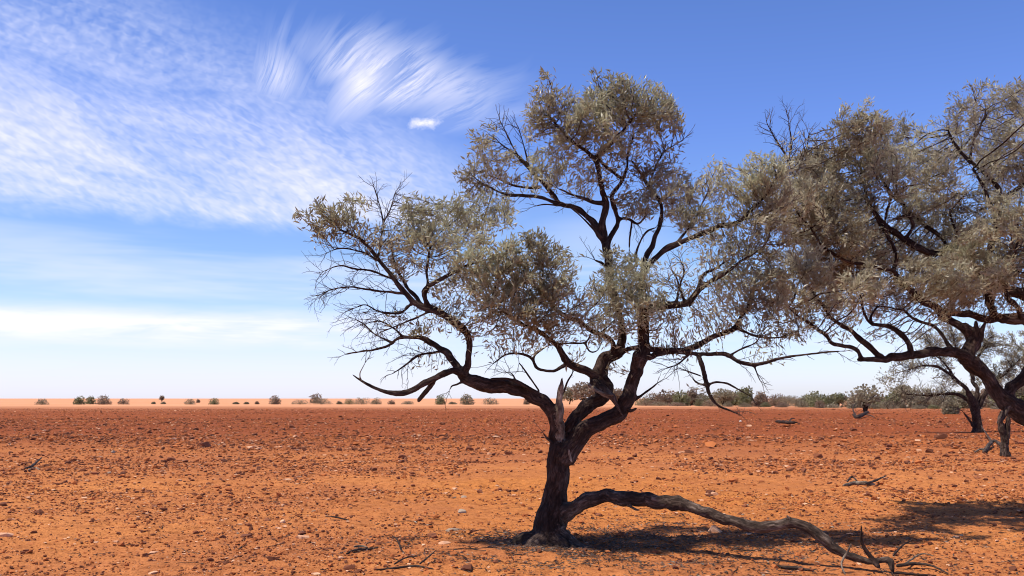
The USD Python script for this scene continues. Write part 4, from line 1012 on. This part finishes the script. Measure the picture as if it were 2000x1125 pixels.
G, Bn, O = 'leaf_far_g', 'leaf_far_b', 'leaf_far'
plain = 'bushes standing apart on the far plain'
for i, (px, d, w, h, kind, mat, lab) in enumerate([
    (82, 232, 27, 15, 'round', O, 'low grey bush farthest left on the plain'),
    (154, 236, 26, 21, 'round', G, 'greenest bush in the close trio at far left'),
    (177, 250, 22, 20, 'round', G, 'middle bush of the close trio at far left'),
    (203, 236, 34, 22, 'round', Bn, 'widest brownish bush at the right end of the close trio'),
    (241, 240, 26, 15, 'round', Bn, 'squat dark brown bush just right of the close trio'),
    (316, 420, 11, 13, 'tree', Bn, 'tiny lone tree breaking the skyline at far left'),
    (300, 255, 9, 5, 'low', O, 'tiny low tuft left of the lone skyline tree'),
    (319, 255, 11, 5, 'low', O, 'tiny low tuft below the lone skyline tree'),
    (371, 240, 24, 13, 'low', O, 'pale low bush left of the dark round one'),
    (387, 330, 9, 10, 'round', Bn, 'tiny dark tree on the skyline beside a pale low bush'),
    (418, 236, 24, 16, 'round', G, 'rounded dark green bush standing alone on the left plain'),
    (461, 250, 14, 5, 'low', O, 'flat tuft right of the lone rounded green bush'),
    (481, 250, 12, 5, 'low', O, 'flat tuft midway to the bushy small tree'),
    (502, 250, 10, 6, 'low', Bn, 'small dark tuft left of the bushy small tree'),
    (537, 245, 26, 21, 'round', Bn, 'small bushy tree with a narrow foot on the left plain'),
    (586, 245, 40, 12, 'low', O, 'spreading low bush left of the skyline crown'),
    (617, 300, 30, 22, 'round', Bn, 'thin domed tree rising above a bank of low bushes'),
    (628, 245, 50, 16, 'low', O, 'broad low bush below the thin domed tree'),
    (663, 248, 14, 7, 'low', O, 'small bush between two banks of low bushes'),
    (682, 244, 26, 13, 'low', G, 'left bush of the second low bank'),
    (706, 246, 36, 15, 'low', O, 'middle broad bush of the second low bank'),
    (735, 246, 26, 14, 'low', O, 'right bush of the second low bank'),
    (765, 242, 17, 11, 'round', Bn, 'small round bush left of the drooping dead stub'),
    (796, 244, 28, 8, 'low', O, 'flat bush behind the drooping dead stub'),
    (860, 232, 25, 22, 'round', G, 'round dark bush below the left limb, first of a pair'),
    (912, 228, 33, 26, 'round', O, 'largest round bush below the left limb, second of a pair'),
    (884, 246, 20, 6, 'low', O, 'low tuft between the pair of round bushes'),
    (958, 240, 38, 16, 'low', O, 'pale broad bush left of the dead pale stub'),
    (1028, 238, 15, 14, 'round', Bn, 'narrow bush close left of the dead pale stub')]):
    scrub('desert_bush', lab, 'bush', px, d, w, h, kind, mat, i, plain, 380)
for i, (px, d, w, h, kind, mat, lab) in enumerate([
    (1112, 245, 44, 34, 'tree', O, 'far small tree seen in the fork right of the pale stub'),
    (1140, 238, 56, 44, 'tree', Bn, 'tallest far tree seen in the fork of the trunk'),
    (1174, 242, 50, 38, 'tree', O, 'far tree seen behind the slanting right limb'),
    (1204, 250, 40, 32, 'tree', Bn, 'far tree seen close left of the steep right limb')]):
    scrub('distant_tree', lab, 'tree', px, d, w, h, kind, mat, 60 + i, 'far trees seen through the fork', 520)
scrub('desert_shrub', 'small olive shrub on bare stems before the far tree line, dead branch below', 'shrub', 1690, 98, 76, 58, 'tree', O, 80, None, 300)
scrub('desert_shrub', 'upright bushy shrub left of the small dark tree', 'shrub', 1857, 94, 34, 40, 'round', O, 81, None, 700)
rng = np.random.default_rng(77)
tops = [(1255, 764), (1285, 752), (1310, 746), (1345, 750), (1375, 764), (1400, 756), (1440, 748), (1480, 751), (1515, 752), (1545, 764), (1580, 758), (1620, 761), (1655, 764), (1690, 752), (1730, 748), (1760, 750), (1800, 742), (1850, 748), (1900, 740), (1960, 742), (2030, 740)]
tx, ty = zip(*tops)
kinds = {'tall': ('tall brown-green tree standing in the dense far tree line', 'trees of the far tree line'),
         'mid': ('grey-green rounded tree standing in the dense far tree line', 'rounded trees of the far tree line'),
         'bush': ('low bush at the foot of the dense far tree line', 'bushes at the foot of the far tree line')}
px, i = 1258.0, 0
while px < 2040:
    k = 'tall' if rng.uniform() < .55 else 'mid'
    top = np.interp(px, tx, ty) + rng.uniform(0, 11) + (6 if k == 'mid' else 0)
    d = float(np.interp(px, (1258, 1700, 2040), (205, 156, 140))) + rng.uniform(-6, 22)
    scrub('distant_tree', kinds[k][0], 'tree', px, d, rng.uniform(34, 60), HY + EYE * F / d - top, 'tree' if k == 'tall' and rng.uniform() < .3 else 'round', [O, Bn, O, G][rng.integers(4)], 100 + i, kinds[k][1], 620)
    px += rng.uniform(14, 30)
    i += 1
px = 1262.0
while px < 2020:
    d = float(np.interp(px, (1258, 1700, 2040), (195, 146, 132))) + rng.uniform(-5, 5)
    scrub('desert_bush', kinds['bush'][0], 'bush', px, d, rng.uniform(20, 44), rng.uniform(9, 20), 'round', [O, G, O, Bn][rng.integers(4)], 200 + i, kinds['bush'][1], 380)
    px += rng.uniform(20, 46)
    i += 1

# ------------------------------------------------------------------ stones
def rock(seed, flat=0.55, n=16):
    """a faceted broken stone"""
    rg = np.random.default_rng(seed)
    u = rg.normal(0, 1, (n, 3))
    u /= np.linalg.norm(u, axis=1, keepdims=True)
    u *= rg.uniform(.75, 1.08, (n, 1))
    u *= np.array([1, rg.uniform(.55, .9), flat * rg.uniform(.7, 1.15)])
    h = trimesh.convex.convex_hull(u)
    v, f = np.array(h.vertices), np.array(h.faces)
    return v[f].reshape(-1, 3), np.arange(len(f) * 3).reshape(-1, 3)       # flat faces


def stone(label, px, py, size, mat, group=None, flat=.55, seed=0, rz=0.0, name='stone'):
    """size: width in photo pixels"""
    d = ground_d(py)
    p = ground_point(px, py)
    s = size / 2 * d / F
    v, f = rock(seed, flat, 22)
    v = v * s
    c, sn = math.cos(rz), math.sin(rz)
    v = np.stack([v[:, 0] * c - v[:, 1] * sn, v[:, 0] * sn + v[:, 1] * c, v[:, 2]], 1)
    p[2] += s * flat * .2
    m = put('/World', name, v, f, M[mat], vnormals(v, f), label=label)
    UsdGeom.Xformable(m).AddTranslateOp().Set(Gf.Vec3d(*map(float, p)))
    tag(m, None, 'stone', group)


for q in [('tan rounded rock lying in the shade below the arching limb', 1398, 1046, 40, 'stone_pale', .6), ('pale flat stone with a dark slab on it, left of the trunk', 592, 1052, 36, 'stone_pale', .35),
          ('dark slab lying flat on the pale stone left of the trunk', 588, 1045, 28, 'stone_dark', .3), ('largest dark slab lying alone among red stones at left', 481, 1049, 32, 'stone_dark', .4), ('dark blocky stone behind the dark slab at left', 524, 1018, 22, 'stone_dark', .7),
          ('pale stone cut by the left edge of the picture', 8, 1051, 36, 'stone_pale', .5), ('dark stone at the left edge above the pale one', 6, 989, 24, 'stone_dark', .6), ('single white stone below the tip of the hanging limb', 1447, 824, 8, 'scar', .7),
          ('grey flat stone of the small heap left of the trunk foot', 885, 1040, 38, 'stone_grey', .35), ('brown flat stone in front of the grey one, left of the trunk foot', 848, 1049, 34, 'stone_dark', .45), ('pale flat stone lowest in the heap left of the trunk foot', 868, 1064, 36, 'stone_pale', .3),
          ('rounded grey stone alone on smooth orange soil left of the trunk', 902, 1004, 24, 'stone_grey', .55), ('flat grey stone on smooth orange soil, farther off left of the trunk', 906, 971, 28, 'stone_grey', .3), ('pale pinkish stone right of the low limb on orange soil', 1392, 968, 34, 'stone_pale', .4),
          ('dark red block in the sun under the start of the arching limb', 1170, 1012, 18, 'stone_dark', .8), ('black stone in the shade right of the trunk foot', 1212, 1054, 28, 'stone_dark', .6), ('dark stone touching the left root', 1036, 993, 16, 'stone_dark', .7), ('brown stone leaning at the left foot of the trunk', 1026, 1008, 18, 'stone_red', .6),
          ('pale stone right of the dark slab at the bottom left', 300, 1082, 24, 'stone_pale', .3), ('black rough stone near the bottom left', 284, 1089, 20, 'stone_dark', .6), ('white flat stone on the bottom edge at left', 300, 1122, 28, 'stone_pale', .4), ('dark red stone on the bottom edge before the trunk', 912, 1114, 34, 'stone_dark', .5)]:
    stone(*q[:5], flat=q[5], seed=hash(q[0][:9]) % 1 + len(q[0]) * 7 + q[1], rz=q[1] * .37)
kinds = [('stone_red', 'small loose red stone on the stony ground', 'loose red stones', .46), ('stone_dark', 'small loose dark brown stone on the stony ground', 'loose dark stones', .40), ('stone_pale', 'small loose pale pinkish stone on the stony ground', 'loose pale stones', .08), ('stone_grey', 'small loose grey stone on the stony ground', 'loose grey stones', .06)]
rng = np.random.default_rng(5)
placed = 0
while placed < 230:
    py = 800 + 322 * rng.uniform() ** .6
    px = rng.uniform(4, 1996)
    d = ground_d(py)
    if d > 32 or (abs(px - 1080) < 70 and py > 1000):
        continue
    k = rng.choice(4, p=[q[3] for q in kinds])
    stone(kinds[k][1], px, py, rng.uniform(8, 11) + 8 * rng.uniform() ** 4, kinds[k][0], kinds[k][2], rng.uniform(.4, .8), placed % 37, rng.uniform(0, 6))
    placed += 1

# countless small stones
gi = UsdGeom.PointInstancer.Define(stage, '/World/gravel')
tag(gi, 'small red, dark and pale stones strewn over the soil', 'gravel', None, 'stuff')
targets = []
for k in range(12):
    v, f = rock(50 + k, .55, 12)
    mat = ['stone_red', 'stone_red', 'stone_dark', 'stone_red', 'stone_dark', 'stone_pale', 'stone_red', 'stone_dark', 'stone_red', 'stone_dark', 'stone_red', 'stone_dark'][k]
    m = put('/World/gravel', f'pebble', v, f, M[mat], vnormals(v, f))
    targets.append(m.GetPath())
gi.CreatePrototypesRel().SetTargets(targets)
rng = np.random.default_rng(31)
gp = []
for d0, d1, per in [(7.4, 11, 560), (11, 16, 370), (16, 24, 165), (24, 40, 56), (40, 75, 17), (75, 140, 5)]:
    half = d1 * .62 + 1
    nn = int(per * 2 * half * (d1 - d0))
    x, y = rng.uniform(-half, half, nn), rng.uniform(d0, d1, nn)
    keep = np.abs(x) < y * .62 + .8
    x, y = x[keep], y[keep]
    dens = np.clip(0.55 + 3.2 * fb(x, y, .45, 3, 40) + 1.6 * fb(x, y, 2.3, 2, 41) + .25 * (x < -1) - .6 * np.exp(-((x - .1) ** 2 / 2.2 + (y - 13.5) ** 2 / 8)) - .5 * np.exp(-((x - 3.6) ** 2 / 5 + (y - 18) ** 2 / 16)), .05, 1)
    keep = rng.uniform(0, 1, len(x)) < dens
    x, y = x[keep], y[keep]
    s = .0085 * np.exp(rng.normal(0.25, .55, len(x))) * np.clip(y / 11, 1, 3.4)
    gp.append(np.stack([x, y, s], 1))
gp = np.vstack(gp)
gz = height(gp[:, 0], gp[:, 1]) + gp[:, 2] * .2
nn = len(gp)
gi.CreatePositionsAttr(Vt.Vec3fArray.FromNumpy(np.stack([gp[:, 0], gp[:, 1], gz], 1).astype(np.float32)))
gi.CreateScalesAttr(Vt.Vec3fArray.FromNumpy(np.repeat(gp[:, 2:], 3, 1).astype(np.float32)))
a = rng.uniform(0, 2 * math.pi, nn)
q = np.zeros((nn, 4), np.float16)
q[:, 2], q[:, 3] = np.sin(a / 2), np.cos(a / 2)
gi.CreateOrientationsAttr(Vt.QuathArray([Gf.Quath(float(w), 0.0, 0.0, float(z)) for z, w in zip(q[:, 2], q[:, 3])]))
gi.CreateProtoIndicesAttr(Vt.IntArray.FromNumpy(rng.integers(0, 12, nn).astype(np.int32)))

# dry twigs under the trees, past counting
parts = []
for k in range(420):
    d = rng.uniform(8.2, 17)
    if k < 260:
        x = rng.normal(1.6, 1.8)
        d = rng.normal(10, 1.1)
    else:
        x = rng.uniform(-.5 * d, .55 * d)
    L, a = rng.uniform(.05, .28), rng.uniform(0, math.pi)
    n = 4
    p = np.stack([x + math.cos(a) * L * np.linspace(-.5, .5, n), d + math.sin(a) * L * np.linspace(-.5, .5, n), np.zeros(n)], 1)
    p[:, :2] += rng.normal(0, .08 * L, (n, 2))
    p[:, 2] = height(p[:, 0], p[:, 1]) + rng.uniform(.003, .02)
    r = rng.uniform(.002, .006)
    parts.append(tube(p, np.full(n, r) * [1, .9, .8, .5], 4))
v, f = join(parts)
put('/World', 'dry_twigs', v, f, M['log'], vnormals(v, f), kind='stuff', label='small dry twigs littering the ground under the trees')

# fallen leaves and flakes of bark under the trees
rng = np.random.default_rng(12)
n = 11000
x = np.concatenate([rng.normal(.7, 1.0, n * 6 // 10), rng.normal(2.6, 2.0, n * 4 // 10)])
y = np.concatenate([rng.normal(9.9, .75, n * 6 // 10), rng.normal(10.2, 1.3, n * 4 // 10)])
keep = fb(x, y, 1.3, 3, 70) > -0.06
x, y = x[keep], y[keep]
p = np.stack([x, y, height(x, y) + rng.uniform(.004, .014, len(x))], 1)
d = rng.normal(0, 1, p.shape) * [1, 1, .18]
v, f = leaves(p, d, rng, (.03, .075), width=.006, spread=.1, up=0)
v[:, 2] = np.maximum(v[:, 2], height(v[:, 0], v[:, 1]) + .003)
put('/World', 'leaf_litter', v, f, M['litter'], kind='stuff', label='dry fallen leaves and bark flakes under the trees')
